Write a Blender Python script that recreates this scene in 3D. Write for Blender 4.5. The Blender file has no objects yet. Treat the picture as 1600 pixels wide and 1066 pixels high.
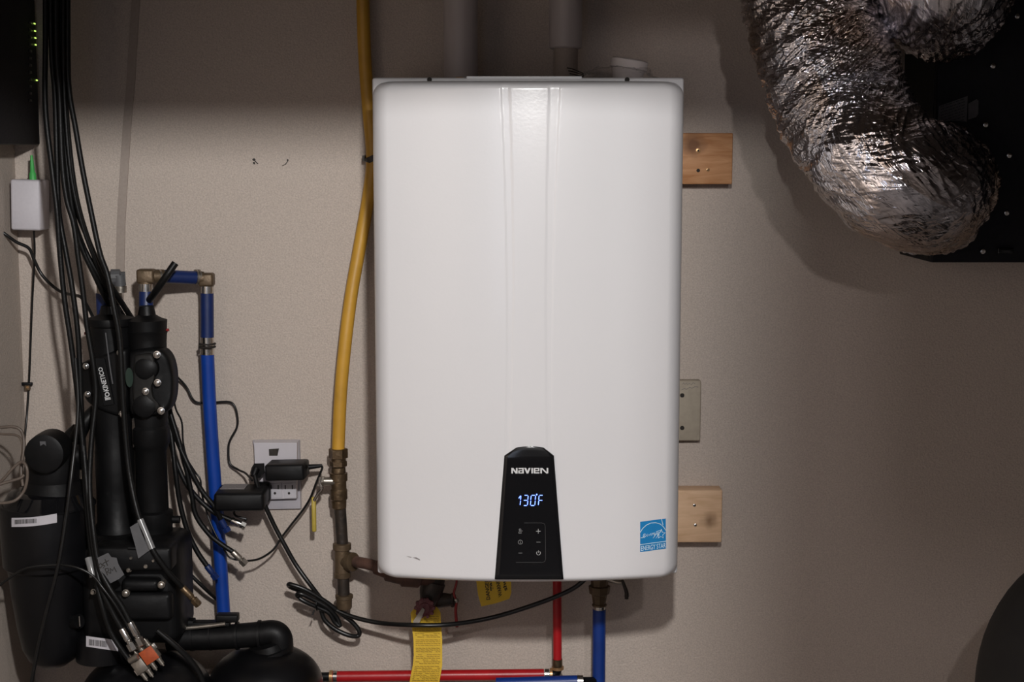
import bpy, math, random
import numpy as np
from mathutils import Vector, Matrix, Quaternion, noise
random.seed(4)
C = bpy.context.scene.collection
SC = bpy.context.scene

# ------------------------------------------------------------------ camera, light, exposure
CAM = Vector((0.0, -2.57, 1.60)); PITCH = math.radians(7.0); FPX = 2390.0
cd = bpy.data.cameras.new('camera'); cam = bpy.data.objects.new('camera', cd); C.objects.link(cam)
cam.location = CAM; cam.rotation_euler = (math.radians(90) - PITCH, 0, 0)
cd.sensor_width = 36.0; cd.lens = FPX * 36.0 / 1600.0; cd.clip_start = 0.02; cd.clip_end = 50
SC.camera = cam

w = bpy.data.worlds.new('world'); SC.world = w; w.use_nodes = True
w.node_tree.nodes['Background'].inputs[0].default_value = (0.9, 0.93, 1.0, 1)
w.node_tree.nodes['Background'].inputs[1].default_value = 0.05

def light(name, kind, loc, energy, color, **kw):
    l = bpy.data.lights.new(name, kind); o = bpy.data.objects.new(name, l); C.objects.link(o)
    o.location = loc; l.energy = energy; l.color = color
    for k, v in kw.items(): setattr(l, k, v)
    return o
# the ceiling bulb above the photographer, a second bulb further right, and an added cool fill panel behind
light('ceiling_bulb', 'POINT', (0.08, -2.20, 2.04), 126.0, (1.0, 0.985, 0.97), shadow_soft_size=0.04)
light('second_bulb', 'POINT', (0.42, -2.20, 1.92), 15.0, (1.0, 0.93, 0.93), shadow_soft_size=0.02)
fl = light('fill_light', 'AREA', (-0.35, -3.60, 1.60), 2.2, (0.72, 0.80, 1.0), shape='RECTANGLE', size=0.35, size_y=1.2)
fl.rotation_euler = (math.radians(92), 0, math.radians(-4))

SC.view_settings.view_transform = 'Standard'; SC.view_settings.look = 'None'
SC.view_settings.gamma = 1.0; SC.view_settings.use_curve_mapping = False
SC.view_settings.exposure = 0.0

# ------------------------------------------------------------------ measuring
ct, st_ = math.cos(PITCH), math.sin(PITCH)
def P(px, py, Y):
    """point on the plane y = Y (0 = back wall) seen at a place of the 1600x1066 photograph"""
    dx = (px - 800.0) / FPX; dy = (533.0 - py) / FPX
    d = Vector((dx, ct + dy * st_, -st_ + dy * ct))
    return CAM + d * ((Y - CAM.y) / d.y)
def S(py, Y):
    dy = (533.0 - py) / FPX
    return ((Y - CAM.y) / (ct + dy * st_)) / FPX
def X(px, py, Y): return P(px, py, Y).x
def Z(py, Y): return P(800, py, Y).z

# ------------------------------------------------------------------ materials
MATS = {}
def mat(name, col, rough=0.5, metal=0.0, var=0.0, vscale=20.0, bump=0.0, bscale=60.0, stretch=(1, 1, 1),
        col2=None, emit=None, estr=0.0, spec=0.5, alpha=1.0, trans=0.0, coat=0.0, detail=4.0, bdist=0.002, sharp=False, rvar=0.0):
    m = bpy.data.materials.new(name); m.use_nodes = True; MATS[name] = m
    nt = m.node_tree; N = nt.nodes; L = nt.links; b = N['Principled BSDF']
    b.inputs['Base Color'].default_value = (*col, 1); b.inputs['Roughness'].default_value = rough
    b.inputs['Metallic'].default_value = metal; b.inputs['Specular IOR Level'].default_value = spec
    b.inputs['Alpha'].default_value = alpha; b.inputs['Transmission Weight'].default_value = trans
    b.inputs['Coat Weight'].default_value = coat
    if emit: b.inputs['Emission Color'].default_value = (*emit, 1); b.inputs['Emission Strength'].default_value = estr
    tc = N.new('ShaderNodeTexCoord'); mp = N.new('ShaderNodeMapping'); mp.inputs['Scale'].default_value = stretch
    L.new(tc.outputs['Object'], mp.inputs['Vector'])
    if var > 0 or col2:
        n = N.new('ShaderNodeTexNoise'); n.inputs['Scale'].default_value = vscale; n.inputs['Detail'].default_value = detail
        L.new(mp.outputs[0], n.inputs['Vector'])
        r = N.new('ShaderNodeValToRGB')
        lo, hi = (0.46, 0.56) if sharp else (0.3, 0.7)
        r.color_ramp.elements[0].position = lo; r.color_ramp.elements[1].position = hi
        c1 = col; c2 = col2 if col2 else tuple(c * (1 - var) for c in col)
        r.color_ramp.elements[0].color = (*c2, 1); r.color_ramp.elements[1].color = (*c1, 1)
        L.new(n.outputs['Fac'], r.inputs[0]); L.new(r.outputs[0], b.inputs['Base Color'])
        if rvar:
            mr = N.new('ShaderNodeMapRange'); mr.inputs['To Min'].default_value = rough - rvar; mr.inputs['To Max'].default_value = rough + rvar
            L.new(n.outputs['Fac'], mr.inputs[0]); L.new(mr.outputs[0], b.inputs['Roughness'])
    if bump > 0:
        n2 = N.new('ShaderNodeTexNoise'); n2.inputs['Scale'].default_value = bscale; n2.inputs['Detail'].default_value = 3
        L.new(mp.outputs[0], n2.inputs['Vector'])
        bp = N.new('ShaderNodeBump'); bp.inputs['Strength'].default_value = bump; bp.inputs['Distance'].default_value = bdist
        L.new(n2.outputs['Fac'], bp.inputs['Height']); L.new(bp.outputs[0], b.inputs['Normal'])
    return m

M_wall = mat('wall_paint', (0.565, 0.485, 0.425), 0.75, var=0.22, vscale=420, bump=0.6, bscale=250, spec=0.25, detail=3, bdist=0.0025)
M_wallL = mat('side_wall_paint', (0.50, 0.43, 0.375), 0.8, var=0.2, vscale=420, bump=0.5, bscale=260, spec=0.2, detail=3)
M_floor = mat('concrete', (0.15, 0.135, 0.13), 0.8, var=0.3, vscale=6, bump=0.3, bscale=40)
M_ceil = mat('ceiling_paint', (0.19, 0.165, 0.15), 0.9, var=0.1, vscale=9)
M_dim = mat('far_room_paint', (0.08, 0.072, 0.07), 0.9, var=0.1, vscale=9)
M_trim = mat('dull_taupe', (0.36, 0.30, 0.26), 0.7, var=0.12, vscale=300)
M_white = mat('white_enamel', (0.66, 0.65, 0.66), 0.24, var=0.02, vscale=3.0, bump=0.05, bscale=220, spec=0.45, coat=0.15)
M_whitep = mat('white_flange', (0.66, 0.65, 0.66), 0.35, var=0.03, vscale=8)
M_blackg = mat('black_gloss', (0.006, 0.006, 0.007), 0.10, var=0.2, vscale=5, spec=0.5)
M_led = mat('blue_led', (0.05, 0.08, 0.5), 0.4, emit=(0.14, 0.24, 1.0), estr=4.0, var=0.05)
M_print = mat('grey_print', (0.62, 0.62, 0.62), 0.4, var=0.05)
M_print2 = mat('faint_print', (0.30, 0.30, 0.30), 0.4, var=0.05)
M_line = mat('panel_line', (0.07, 0.07, 0.07), 0.3, var=0.05)
M_sticker = mat('blue_sticker', (0.012, 0.21, 0.50), 0.4, var=0.12, vscale=60)
M_swhite = mat('sticker_white', (0.66, 0.80, 0.86), 0.5, var=0.08, vscale=60)
M_black = mat('black_plastic', (0.005, 0.005, 0.0055), 0.47, spec=0.22, var=0.35, vscale=25, bump=0.25, bscale=60, rvar=0.12)
M_dust = mat('dusty_plastic', (0.017, 0.016, 0.015), 0.6, var=0.4, vscale=60, spec=0.3, bump=0.3, bscale=120)
M_tank = mat('tank_shell', (0.0045, 0.0045, 0.0055), 0.34, spec=0.35, var=0.4, vscale=14, bump=0.35, bscale=22, rvar=0.1)
M_cable = mat('black_cable_jacket', (0.005, 0.005, 0.005), 0.44, spec=0.26, var=0.3, vscale=40, bump=0.15, bscale=400)
M_cord = mat('cord_jacket', (0.006, 0.006, 0.006), 0.36, var=0.25, vscale=40)
M_blue = mat('blue_pex', (0.004, 0.05, 0.33), 0.38, var=0.22, vscale=22, bump=0.1, bscale=90)
M_blue2 = mat('shaded_blue_pex', (0.004, 0.034, 0.215), 0.40, var=0.22, vscale=22, bump=0.1, bscale=90)  # the left riser's blue, darkened to put shade into the right-hand pipes
M_blued = mat('navy_pex', (0.006, 0.022, 0.115), 0.42, var=0.3, vscale=22, bump=0.1, bscale=90)
M_red = mat('red_pex', (0.42, 0.008, 0.012), 0.36, var=0.22, vscale=22, bump=0.1, bscale=90)
M_yel = mat('yellow_gas_jacket', (0.62, 0.33, 0.035), 0.48, var=0.28, vscale=16, bump=0.25, bscale=55)
M_yelh = mat('yellow_vinyl', (0.48, 0.36, 0.06), 0.45, var=0.2, vscale=60)
M_brass = mat('aged_brass', (0.21, 0.145, 0.085), 0.38, metal=0.85, var=0.45, vscale=70, bump=0.4, bscale=150, rvar=0.12)
M_bronze = mat('brown_bronze', (0.16, 0.11, 0.065), 0.5, metal=0.5, var=0.45, vscale=50, bump=0.4, bscale=130)
M_iron = mat('black_iron', (0.022, 0.02, 0.019), 0.45, metal=0.35, col2=(0.055, 0.04, 0.03), vscale=55, bump=0.5, bscale=110)
M_rust = mat('rusty_iron', (0.060, 0.035, 0.028), 0.6, metal=0.2, col2=(0.14, 0.07, 0.05), vscale=40, bump=0.5, bscale=110)
M_steel = mat('bright_steel', (0.72, 0.70, 0.67), 0.22, metal=1.0, var=0.25, vscale=90)
M_steeld = mat('dull_nickel', (0.42, 0.38, 0.33), 0.36, metal=0.9, var=0.3, vscale=90, bump=0.2, bscale=150)
M_copper = mat('copper_ring', (0.62, 0.36, 0.17), 0.35, metal=0.7, var=0.25, vscale=70)
M_tag = mat('yellow_card', (0.72, 0.47, 0.035), 0.7, var=0.15, vscale=30)
M_ink = mat('dark_ink', (0.03, 0.025, 0.02), 0.7, var=0.1)
M_tagink = mat('tag_ink', (0.36, 0.22, 0.02), 0.7, var=0.2, vscale=200)
M_redh = mat('red_handle', (0.30, 0.02, 0.02), 0.45, var=0.25, vscale=40)
M_redk = mat('maroon_knob', (0.085, 0.010, 0.017), 0.55, col2=(0.16, 0.055, 0.06), vscale=120, bump=0.3, bscale=150)
M_clear = mat('cloudy_plastic', (0.36, 0.32, 0.28), 0.35, var=0.15, vscale=60, alpha=0.7)
M_film = mat('clear_bag_film', (0.62, 0.58, 0.56), 0.18, var=0.1, vscale=40, alpha=0.20, spec=0.6)
M_tape = mat('grey_tape', (0.095, 0.095, 0.10), 0.55, var=0.2, vscale=60, bump=0.2, bscale=90)
M_shrink = mat('clear_sleeve', (0.22, 0.22, 0.22), 0.2, var=0.2, vscale=60)
M_label = mat('white_label', (0.52, 0.50, 0.53), 0.5, var=0.06, vscale=60)
M_outlet = mat('outlet_white', (0.56, 0.53, 0.56), 0.4, var=0.05, vscale=40)
M_outlet2 = mat('outlet_bezel', (0.42, 0.40, 0.43), 0.35, var=0.05, vscale=40)
M_ont = mat('white_box_plastic', (0.56, 0.53, 0.56), 0.5, var=0.06, vscale=200)
M_green = mat('green_connector', (0.06, 0.42, 0.09), 0.5, var=0.2, vscale=60)
M_gled = mat('green_led', (0.3, 0.6, 0.1), 0.5, emit=(0.55, 0.85, 0.15), estr=1.6, var=0.05)
M_pvc = mat('grey_pvc_pipe', (0.50, 0.45, 0.44), 0.45, var=0.10, vscale=12)
M_cap = mat('white_pvc', (0.88, 0.82, 0.80), 0.5, var=0.06, vscale=30)
M_hvac = mat('black_cabinet', (0.006, 0.006, 0.009), 0.6, spec=0.25, var=0.3, vscale=70, bump=0.3, bscale=300)
M_hvacs = mat('dark_foam_side', (0.022, 0.022, 0.022), 0.8, spec=0.2, var=0.25, vscale=90, bump=0.4, bscale=200)
M_dlabel = mat('grey_rating_label', (0.085, 0.08, 0.085), 0.55, var=0.2, vscale=90)
M_dink = mat('label_ink', (0.02, 0.02, 0.02), 0.6, var=0.1)
M_orange = mat('orange_label', (0.42, 0.075, 0.015), 0.6, col2=(0.28, 0.045, 0.01), vscale=120)
M_beigec = mat('tan_cord', (0.13, 0.10, 0.08), 0.45, var=0.25, vscale=50)
M_cover = mat('beige_block', (0.40, 0.345, 0.27), 0.7, var=0.14, vscale=90, bump=0.2, bscale=120)
M_hole = mat('dark_hole', (0.02, 0.015, 0.012), 0.8, var=0.1)
M_scuff = mat('grey_scuff', (0.26, 0.24, 0.24), 0.6, var=0.3, vscale=300)
M_teal = mat('green_badge', (0.012, 0.032, 0.022), 0.4, var=0.3, vscale=60)

def wood(name, base, dark, knot, ks):
    m = bpy.data.materials.new(name); m.use_nodes = True; nt = m.node_tree; N = nt.nodes; L = nt.links; b = N['Principled BSDF']
    b.inputs['Roughness'].default_value = 0.62
    tc = N.new('ShaderNodeTexCoord'); mp = N.new('ShaderNodeMapping'); mp.inputs['Scale'].default_value = (14, 14, 95)
    L.new(tc.outputs['Object'], mp.inputs['Vector'])
    n = N.new('ShaderNodeTexNoise'); n.inputs['Scale'].default_value = 1.0; n.inputs['Detail'].default_value = 6; n.inputs['Distortion'].default_value = 0.9
    L.new(mp.outputs[0], n.inputs['Vector'])
    r = N.new('ShaderNodeValToRGB'); r.color_ramp.elements[0].position = 0.32; r.color_ramp.elements[1].position = 0.66
    r.color_ramp.elements[0].color = (*dark, 1); r.color_ramp.elements[1].color = (*base, 1)
    L.new(n.outputs['Fac'], r.inputs[0])
    vs = N.new('ShaderNodeVectorMath'); vs.operation = 'SUBTRACT'; vs.inputs[1].default_value = knot
    L.new(tc.outputs['Object'], vs.inputs[0])
    ln = N.new('ShaderNodeVectorMath'); ln.operation = 'LENGTH'; L.new(vs.outputs[0], ln.inputs[0])
    ng = N.new('ShaderNodeTexNoise'); ng.inputs['Scale'].default_value = 45; L.new(tc.outputs['Object'], ng.inputs['Vector'])
    ma = N.new('ShaderNodeMath'); ma.operation = 'MULTIPLY_ADD'; ma.inputs[1].default_value = 0.018; L.new(ng.outputs['Fac'], ma.inputs[0]); L.new(ln.outputs['Value'], ma.inputs[2])
    mr = N.new('ShaderNodeMapRange'); mr.inputs['From Min'].default_value = ks; mr.inputs['From Max'].default_value = ks + 0.016
    mr.inputs['To Min'].default_value = 0.85; mr.inputs['To Max'].default_value = 0.0
    L.new(ma.outputs[0], mr.inputs[0])
    mx = N.new('ShaderNodeMixRGB'); mx.inputs[2].default_value = (dark[0] * 0.35, dark[1] * 0.3, dark[2] * 0.25, 1)
    L.new(mr.outputs[0], mx.inputs[0]); L.new(r.outputs[0], mx.inputs[1]); L.new(mx.outputs[0], b.inputs['Base Color'])
    bp = N.new('ShaderNodeBump'); bp.inputs['Strength'].default_value = 0.25; bp.inputs['Distance'].default_value = 0.001
    L.new(n.outputs['Fac'], bp.inputs['Height']); L.new(bp.outputs[0], b.inputs['Normal'])
    return m

def foil(name, base, rough, bstr, warm):
    m = bpy.data.materials.new(name); m.use_nodes = True; nt = m.node_tree; N = nt.nodes; L = nt.links; b = N['Principled BSDF']
    b.inputs['Metallic'].default_value = 1.0
    uv = N.new('ShaderNodeUVMap'); uv.uv_map = 'UVMap'
    def nz(scale, rot, st, det, dist=0.0):
        mp = N.new('ShaderNodeMapping'); mp.inputs['Rotation'].default_value = (0, 0, rot)
        m2 = N.new('ShaderNodeMapping'); m2.inputs['Scale'].default_value = st
        L.new(uv.outputs[0], mp.inputs[0]); L.new(mp.outputs[0], m2.inputs[0])
        n = N.new('ShaderNodeTexNoise'); n.inputs['Scale'].default_value = scale; n.inputs['Detail'].default_value = det; n.inputs['Distortion'].default_value = dist
        L.new(m2.outputs[0], n.inputs['Vector']); return n
    a = nz(1.0, -0.35, (95, 18, 1), 3, 0.4); c = nz(1.0, -0.5, (60, 150, 1), 2, 0.8); d = nz(1.0, 0.1, (8, 8, 1), 2)
    s1 = N.new('ShaderNodeMath'); s1.operation = 'MULTIPLY_ADD'; s1.inputs[1].default_value = 0.35
    L.new(c.outputs['Fac'], s1.inputs[0]); L.new(a.outputs['Fac'], s1.inputs[2])
    bp = N.new('ShaderNodeBump'); bp.inputs['Strength'].default_value = bstr; bp.inputs['Distance'].default_value = 0.006
    L.new(s1.outputs[0], bp.inputs['Height']); L.new(bp.outputs[0], b.inputs['Normal'])
    r = N.new('ShaderNodeValToRGB'); r.color_ramp.elements[0].color = (*warm, 1); r.color_ramp.elements[1].color = (*base, 1)
    r.color_ramp.elements[0].position = 0.35; r.color_ramp.elements[1].position = 0.62
    L.new(d.outputs['Fac'], r.inputs[0]); L.new(r.outputs[0], b.inputs['Base Color'])
    mr = N.new('ShaderNodeMapRange'); mr.inputs['To Min'].default_value = rough - 0.06; mr.inputs['To Max'].default_value = rough + 0.12
    L.new(c.outputs['Fac'], mr.inputs[0]); L.new(mr.outputs[0], b.inputs['Roughness'])
    return m
M_foil = foil('crinkled_foil', (0.78, 0.77, 0.82), 0.14, 1.0, (0.50, 0.40, 0.33))
M_foil2 = foil('foil_tape', (0.42, 0.40, 0.36), 0.38, 0.5, (0.33, 0.30, 0.26))

# ------------------------------------------------------------------ building helpers
def wloc(p):
    v = Vector((0, 0, 0))
    while p: v = v + p.location; p = p.parent
    return v
def tag(o, label=None, cat=None, group=None, kind=None):
    if label: o['label'] = label
    if cat: o['category'] = cat
    if group: o['group'] = group
    if kind: o['kind'] = kind
    return o
def thing(name, label, cat, loc, group=None):
    o = bpy.data.objects.new(name, None); C.objects.link(o); o.location = loc; o.empty_display_size = 0.02
    return tag(o, label, cat, group)
def V(*a): return Vector(a)
def frame(d):
    d = d.normalized(); a = Vector((0, 0, 1)) if abs(d.z) < 0.9 else Vector((0, 1, 0))
    u = d.cross(a).normalized(); return u, d.cross(u).normalized()
def smooth_path(pts, n=8):
    """Catmull-Rom through pts; each pt is a tuple/Vector of any size"""
    p = [np.array(tuple(q), float) for q in pts]; p = [2 * p[0] - p[1]] + p + [2 * p[-1] - p[-2]]; out = []
    for i in range(1, len(p) - 2):
        a, b, c, d = p[i - 1:i + 3]
        for k in range(n):
            t = k / n
            out.append(0.5 * (2 * b + (c - a) * t + (2 * a - 5 * b + 4 * c - d) * t * t + (3 * b - a - 3 * c + d) * t ** 3))
    out.append(p[-2]); return out

class MB:
    def __init__(s): s.v = []; s.f = []; s.uv = None
    def add(s, vs, fs):
        o = len(s.v); s.v += [Vector(v) for v in vs]; s.f += [tuple(i + o for i in f) for f in fs]; return s
    def box(s, a, b, top=None):
        x0, y0, z0 = [min(a[i], b[i]) for i in range(3)]; x1, y1, z1 = [max(a[i], b[i]) for i in range(3)]
        return s.add([(x0, y0, z0), (x1, y0, z0), (x1, y1, z0), (x0, y1, z0), (x0, y0, z1), (x1, y0, z1), (x1, y1, z1), (x0, y1, z1)],
                     [(0, 3, 2, 1), (4, 5, 6, 7), (0, 1, 5, 4), (1, 2, 6, 5), (2, 3, 7, 6), (3, 0, 4, 7)])
    def rbox(s, c, size, r=0.003, rot=None):
        """rounded box by chamfer rings; c centre, size full, rot Matrix"""
        hx, hy, hz = [q / 2 for q in size]; r = min(r, hx * .9, hy * .9, hz * .9); rings = []
        def ring(y, ins):
            pts = []; n = 4; R = r
            for cx, cz, a0 in ((hx - R, hz - R, 0), (-hx + R, hz - R, 90), (-hx + R, -hz + R, 180), (hx - R, -hz + R, 270)):
                for k in range(n + 1):
                    a = math.radians(a0 + 90 * k / n); rr = max(R - ins, 0.0001); pts.append(Vector((cx + rr * math.cos(a), y, cz + rr * math.sin(a))))
            return pts
        for y, ins in ((-hy, r * .8), (-hy + r * .3, r * .3), (-hy + r, 0), (hy - r, 0), (hy - r * .3, r * .3), (hy, r * .8)): rings.append(ring(y, ins))
        m = len(rings[0]); vs = [v for q in rings for v in q]; fs = []
        for i in range(len(rings) - 1):
            for j in range(m): fs.append((i * m + j, i * m + (j + 1) % m, (i + 1) * m + (j + 1) % m, (i + 1) * m + j))
        fs.append(tuple(reversed(range(m)))); fs.append(tuple((len(rings) - 1) * m + j for j in range(m)))
        M = rot if rot else Matrix.Identity(3)
        return s.add([M @ v + Vector(c) for v in vs], fs)
    def lathe(s, p0, axis, prof, n=28, squash=None):
        """prof: list of (distance along axis, radius)"""
        axis = Vector(axis).normalized(); u, w_ = frame(axis); p0 = Vector(p0); vs = []; fs = []
        for t, r in prof:
            for k in range(n):
                a = 2 * math.pi * k / n; vs.append(p0 + axis * t + (u * math.cos(a) + w_ * math.sin(a)) * max(r, 1e-5))
        for i in range(len(prof) - 1):
            for k in range(n): fs.append((i * n + k, i * n + (k + 1) % n, (i + 1) * n + (k + 1) % n, (i + 1) * n + k))
        fs.append(tuple(reversed(range(n)))); fs.append(tuple((len(prof) - 1) * n + k for k in range(n)))
        return s.add(vs, fs)
    def cyl(s, a, b, r, r2=None, n=20, ch=0.0):
        a = Vector(a); b = Vector(b); L = (b - a).length; r2 = r if r2 is None else r2
        prof = [(0, r), (L, r2)] if not ch else [(0, r - ch), (ch, r), (L - ch, r2), (L, r2 - ch)]
        return s.lathe(a, b - a, prof, n)
    def tube(s, pts, r, n=10, sub=8, ends=True, raw=False):
        P_ = [Vector(q) for q in (pts if raw else smooth_path(pts, sub))]
        rs = r if callable(r) else (lambda t: r)
        T = [(P_[min(i + 1, len(P_) - 1)] - P_[max(i - 1, 0)]).normalized() for i in range(len(P_))]
        u = frame(T[0])[0]; vs = []; fs = []
        for i, (p, t) in enumerate(zip(P_, T)):
            u = (u - t * u.dot(t)).normalized(); w_ = t.cross(u); rr = rs(i / (len(P_) - 1))
            for k in range(n):
                a = 2 * math.pi * k / n; vs.append(p + (u * math.cos(a) + w_ * math.sin(a)) * rr)
        m = len(P_)
        for i in range(m - 1):
            for k in range(n): fs.append((i * n + k, i * n + (k + 1) % n, (i + 1) * n + (k + 1) % n, (i + 1) * n + k))
        if ends: fs.append(tuple(reversed(range(n)))); fs.append(tuple((m - 1) * n + k for k in range(n)))
        return s.add(vs, fs)
    def prism(s, front, back):
        n = len(front); s.add(list(front) + list(back), [tuple(range(n)), tuple(reversed(range(n, 2 * n)))] + [(i, n + i, n + (i + 1) % n, (i + 1) % n) for i in range(n)]); return s
    def slab(s, poly, th, d=(0, 1, 0)):
        """polygon of world points, thickened away along d"""
        return s.prism(poly, [Vector(p) + Vector(d) * th for p in poly])
    def pillow(s, poly, th, rings=((1, 1), (1, .35), (.965, .12), (.90, .02), (.82, 0))):
        c = sum((Vector(p) for p in poly), Vector()) / len(poly)
        d = smooth_path([tuple(p) for p in poly] + [tuple(poly[0])], 4)[:-1]; n = len(d); vs = []; fs = []
        for k, t in rings: vs += [c + (Vector(p) - c) * k + V(0, th * t, 0) for p in d]
        for i in range(len(rings) - 1):
            for j in range(n): fs.append((i * n + j, i * n + (j + 1) % n, (i + 1) * n + (j + 1) % n, (i + 1) * n + j))
        fs += [tuple(range(n)), tuple((len(rings) - 1) * n + j for j in range(n))]
        return s.add(vs, fs)
    def build(s, name, m, parent=None, smooth=40, kind=None, label=None):
        vs = s.v
        if parent: off = wloc(parent)
        else:
            lo = [min(v[i] for v in vs) for i in range(3)]; hi = [max(v[i] for v in vs) for i in range(3)]
            off = Vector([(lo[i] + hi[i]) / 2 for i in range(3)])
        me = bpy.data.meshes.new(name); me.from_pydata([tuple(v - off) for v in vs], [], s.f)
        me.materials.append(m)
        import bmesh
        bm = bmesh.new(); bm.from_mesh(me); bmesh.ops.recalc_face_normals(bm, faces=bm.faces); bm.to_mesh(me); bm.free()
        if smooth: me.polygons.foreach_set('use_smooth', [True] * len(me.polygons)); me.set_sharp_from_angle(angle=math.radians(smooth))
        me.update(); o = bpy.data.objects.new(name, me); C.objects.link(o)
        if parent: o.parent = parent
        else: o.location = off
        if kind: o['kind'] = kind
        if label: o['label'] = label
        return o

def grid_mesh(name, arr, m, parent=None, uv=None, wrap=False):
    """arr (rows, cols, 3) numpy world points"""
    R, K, _ = arr.shape; vs = arr.reshape(-1, 3)
    off = wloc(parent) if parent else Vector((vs.min(0) + vs.max(0)) / 2)
    vs = vs - np.array(off)
    i, j = np.meshgrid(np.arange(R - 1), np.arange(K if wrap else K - 1), indexing='ij'); j2 = (j + 1) % K
    f = np.stack([i * K + j, i * K + j2, (i + 1) * K + j2, (i + 1) * K + j], -1).reshape(-1, 4)
    me = bpy.data.meshes.new(name); me.from_pydata(vs.tolist(), [], f.tolist()); me.materials.append(m)
    me.polygons.foreach_set('use_smooth', [True] * len(me.polygons))
    if uv is not None:
        l = me.uv_layers.new(name='UVMap'); U = uv.reshape(-1, 2)
        c = f.reshape(-1); data = U[c].copy()
        if wrap:
            q = data.reshape(-1, 4, 2); last = (f[:, 1] % K == 0); per = uv[0, -1, 1] + (uv[0, 1, 1] - uv[0, 0, 1])
            q[last, 1, 1] += per; q[last, 2, 1] += per
        l.data.foreach_set('uv', data.reshape(-1))
    me.update(); o = bpy.data.objects.new(name, me); C.objects.link(o)
    if parent: o.parent = parent
    else: o.location = off
    return o

def text_verts(s, offset=0.0, shear=0.0, space=1.0):
    cu = bpy.data.curves.new('t', 'FONT'); cu.body = s; cu.offset = offset; cu.shear = shear; cu.space_character = space; cu.resolution_u = 3
    o = bpy.data.objects.new('t', cu); C.objects.link(o)
    me = bpy.data.meshes.new_from_object(o); vs = [(v.co.x, v.co.y) for v in me.vertices]; fs = [tuple(p.vertices) for p in me.polygons]
    bpy.data.objects.remove(o); bpy.data.curves.remove(cu); bpy.data.meshes.remove(me); return vs, fs
def text_on(name, items, surf, m, parent):
    """items: list of (string, quad TL,TR,BR,BL in photo pixels, bold); every glyph stretched into its quad, laid on surf(px,py)"""
    b = MB()
    for it in items:
        s, q = it[0], it[1]; vs, fs = text_verts(s, it[2] if len(it) > 2 else 0.0)
        xs = [v[0] for v in vs]; ys = [v[1] for v in vs]; x0, x1, y0, y1 = min(xs), max(xs), min(ys), max(ys); w3 = []
        for x, y in vs:
            u = (x - x0) / (x1 - x0 or 1); t = (y1 - y) / (y1 - y0 or 1)
            px = (1 - t) * ((1 - u) * q[0][0] + u * q[1][0]) + t * ((1 - u) * q[3][0] + u * q[2][0])
            py = (1 - t) * ((1 - u) * q[0][1] + u * q[1][1]) + t * ((1 - u) * q[3][1] + u * q[2][1])
            w3.append(surf(px, py))
        b.add(w3, fs)
    return b.build(name, m, parent, smooth=0)
def rect(x0, y0, x1, y1): return [(x0, y0), (x1, y0), (x1, y1), (x0, y1)]
def quads_on(name, quads, surf, m, parent, th=0.0004, kind=None):
    b = MB()
    for q in quads:
        f = [surf(*p) for p in q]; b.prism(f, [v + V(0, th, 0) for v in f])
    return b.build(name, m, parent, smooth=0, kind=kind)
def lines_on(name, lines, surf, m, parent, r=0.0004):
    b = MB()
    for l in lines: b.tube([surf(*p) for p in l], r, n=5, raw=True)
    return b.build(name, m, parent)

# ------------------------------------------------------------------ room shell
XL = X(31, 450, 0.0)
ZC = 2.42
def struct(name, b, m): o = b.build(name, m, None, smooth=0); o['kind'] = 'structure'; return o
struct('wall_back', MB().box((XL - 0.12, 0, 0), (1.9, 0.12, ZC)), M_wall)
struct('wall_left', MB().box((XL - 0.12, -4.2, 0), (XL, 0, ZC)), M_wallL)
struct('wall_right', MB().box((1.9, -4.2, 0), (2.02, 0.12, ZC)), M_dim)
struct('wall_front', MB().box((XL - 0.12, -4.32, 0), (2.02, -4.2, ZC)), M_dim)
struct('floor', MB().box((XL - 0.12, -4.32, -0.1), (2.02, 0.12, 0)), M_floor)
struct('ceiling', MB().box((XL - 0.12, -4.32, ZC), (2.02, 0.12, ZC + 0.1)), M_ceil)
# unseen boxes added above the view to shade the wall's top and right side
struct('shade_beam', MB().box((XL, -1.30, 1.872), (1.9, -1.20, ZC)), M_ceil)
struct('shade_board_left', MB().box((0.1265, -1.86, 1.76), (0.372, -1.80, ZC)), M_ceil)
struct('shade_board_right', MB().box((0.454, -1.86, 1.76), (1.9, -1.80, ZC)), M_ceil)
# flat strip, darker than the wall, running up the back wall
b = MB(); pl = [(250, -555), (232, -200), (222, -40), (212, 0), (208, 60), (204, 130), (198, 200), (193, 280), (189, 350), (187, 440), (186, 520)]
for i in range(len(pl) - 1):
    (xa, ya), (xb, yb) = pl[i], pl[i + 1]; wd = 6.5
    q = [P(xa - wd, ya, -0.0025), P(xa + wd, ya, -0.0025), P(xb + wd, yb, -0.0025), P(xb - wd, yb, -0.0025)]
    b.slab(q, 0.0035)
struct('wall_strip', b, M_trim)

# ------------------------------------------------------------------ water heater
YE = -0.300; CR = 0.034; RND = 0.030
hx0 = X(586, 500, YE); hx1 = X(1063.5, 500, YE); hxc = (hx0 + hx1) / 2; hw = (hx1 - hx0) / 2
hz1 = Z(125.5, YE - 0.045); hz0 = Z(911, YE - 0.048)
GL0, GL1 = 782.0, 795.0
def groove(x, z):
    """two shallow pressed channels that narrow on their way down to the control panel"""
    t = min(max((hz1 - z) / (hz1 - ZP), 0), 1)
    g = 0.0
    for a0, a1, b0, b1, c0, c1 in GROOVES:
        l = (a0 * (1 - t) ** 2 + 2 * b0 * t * (1 - t) + c0 * t * t); r = (a1 * (1 - t) ** 2 + 2 * b1 * t * (1 - t) + c1 * t * t)
        e = 0.0014
        def sm(q): q = min(max(q, 0), 1); return q * q * (3 - 2 * q)
        g = max(g, sm((x - l) / e + .5) * sm((r - x) / e + .5) * (0.55 + 0.45 * (1 - t)))
    return g
SP = 1.0
ZP = Z(703, YE - 0.06)
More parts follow.
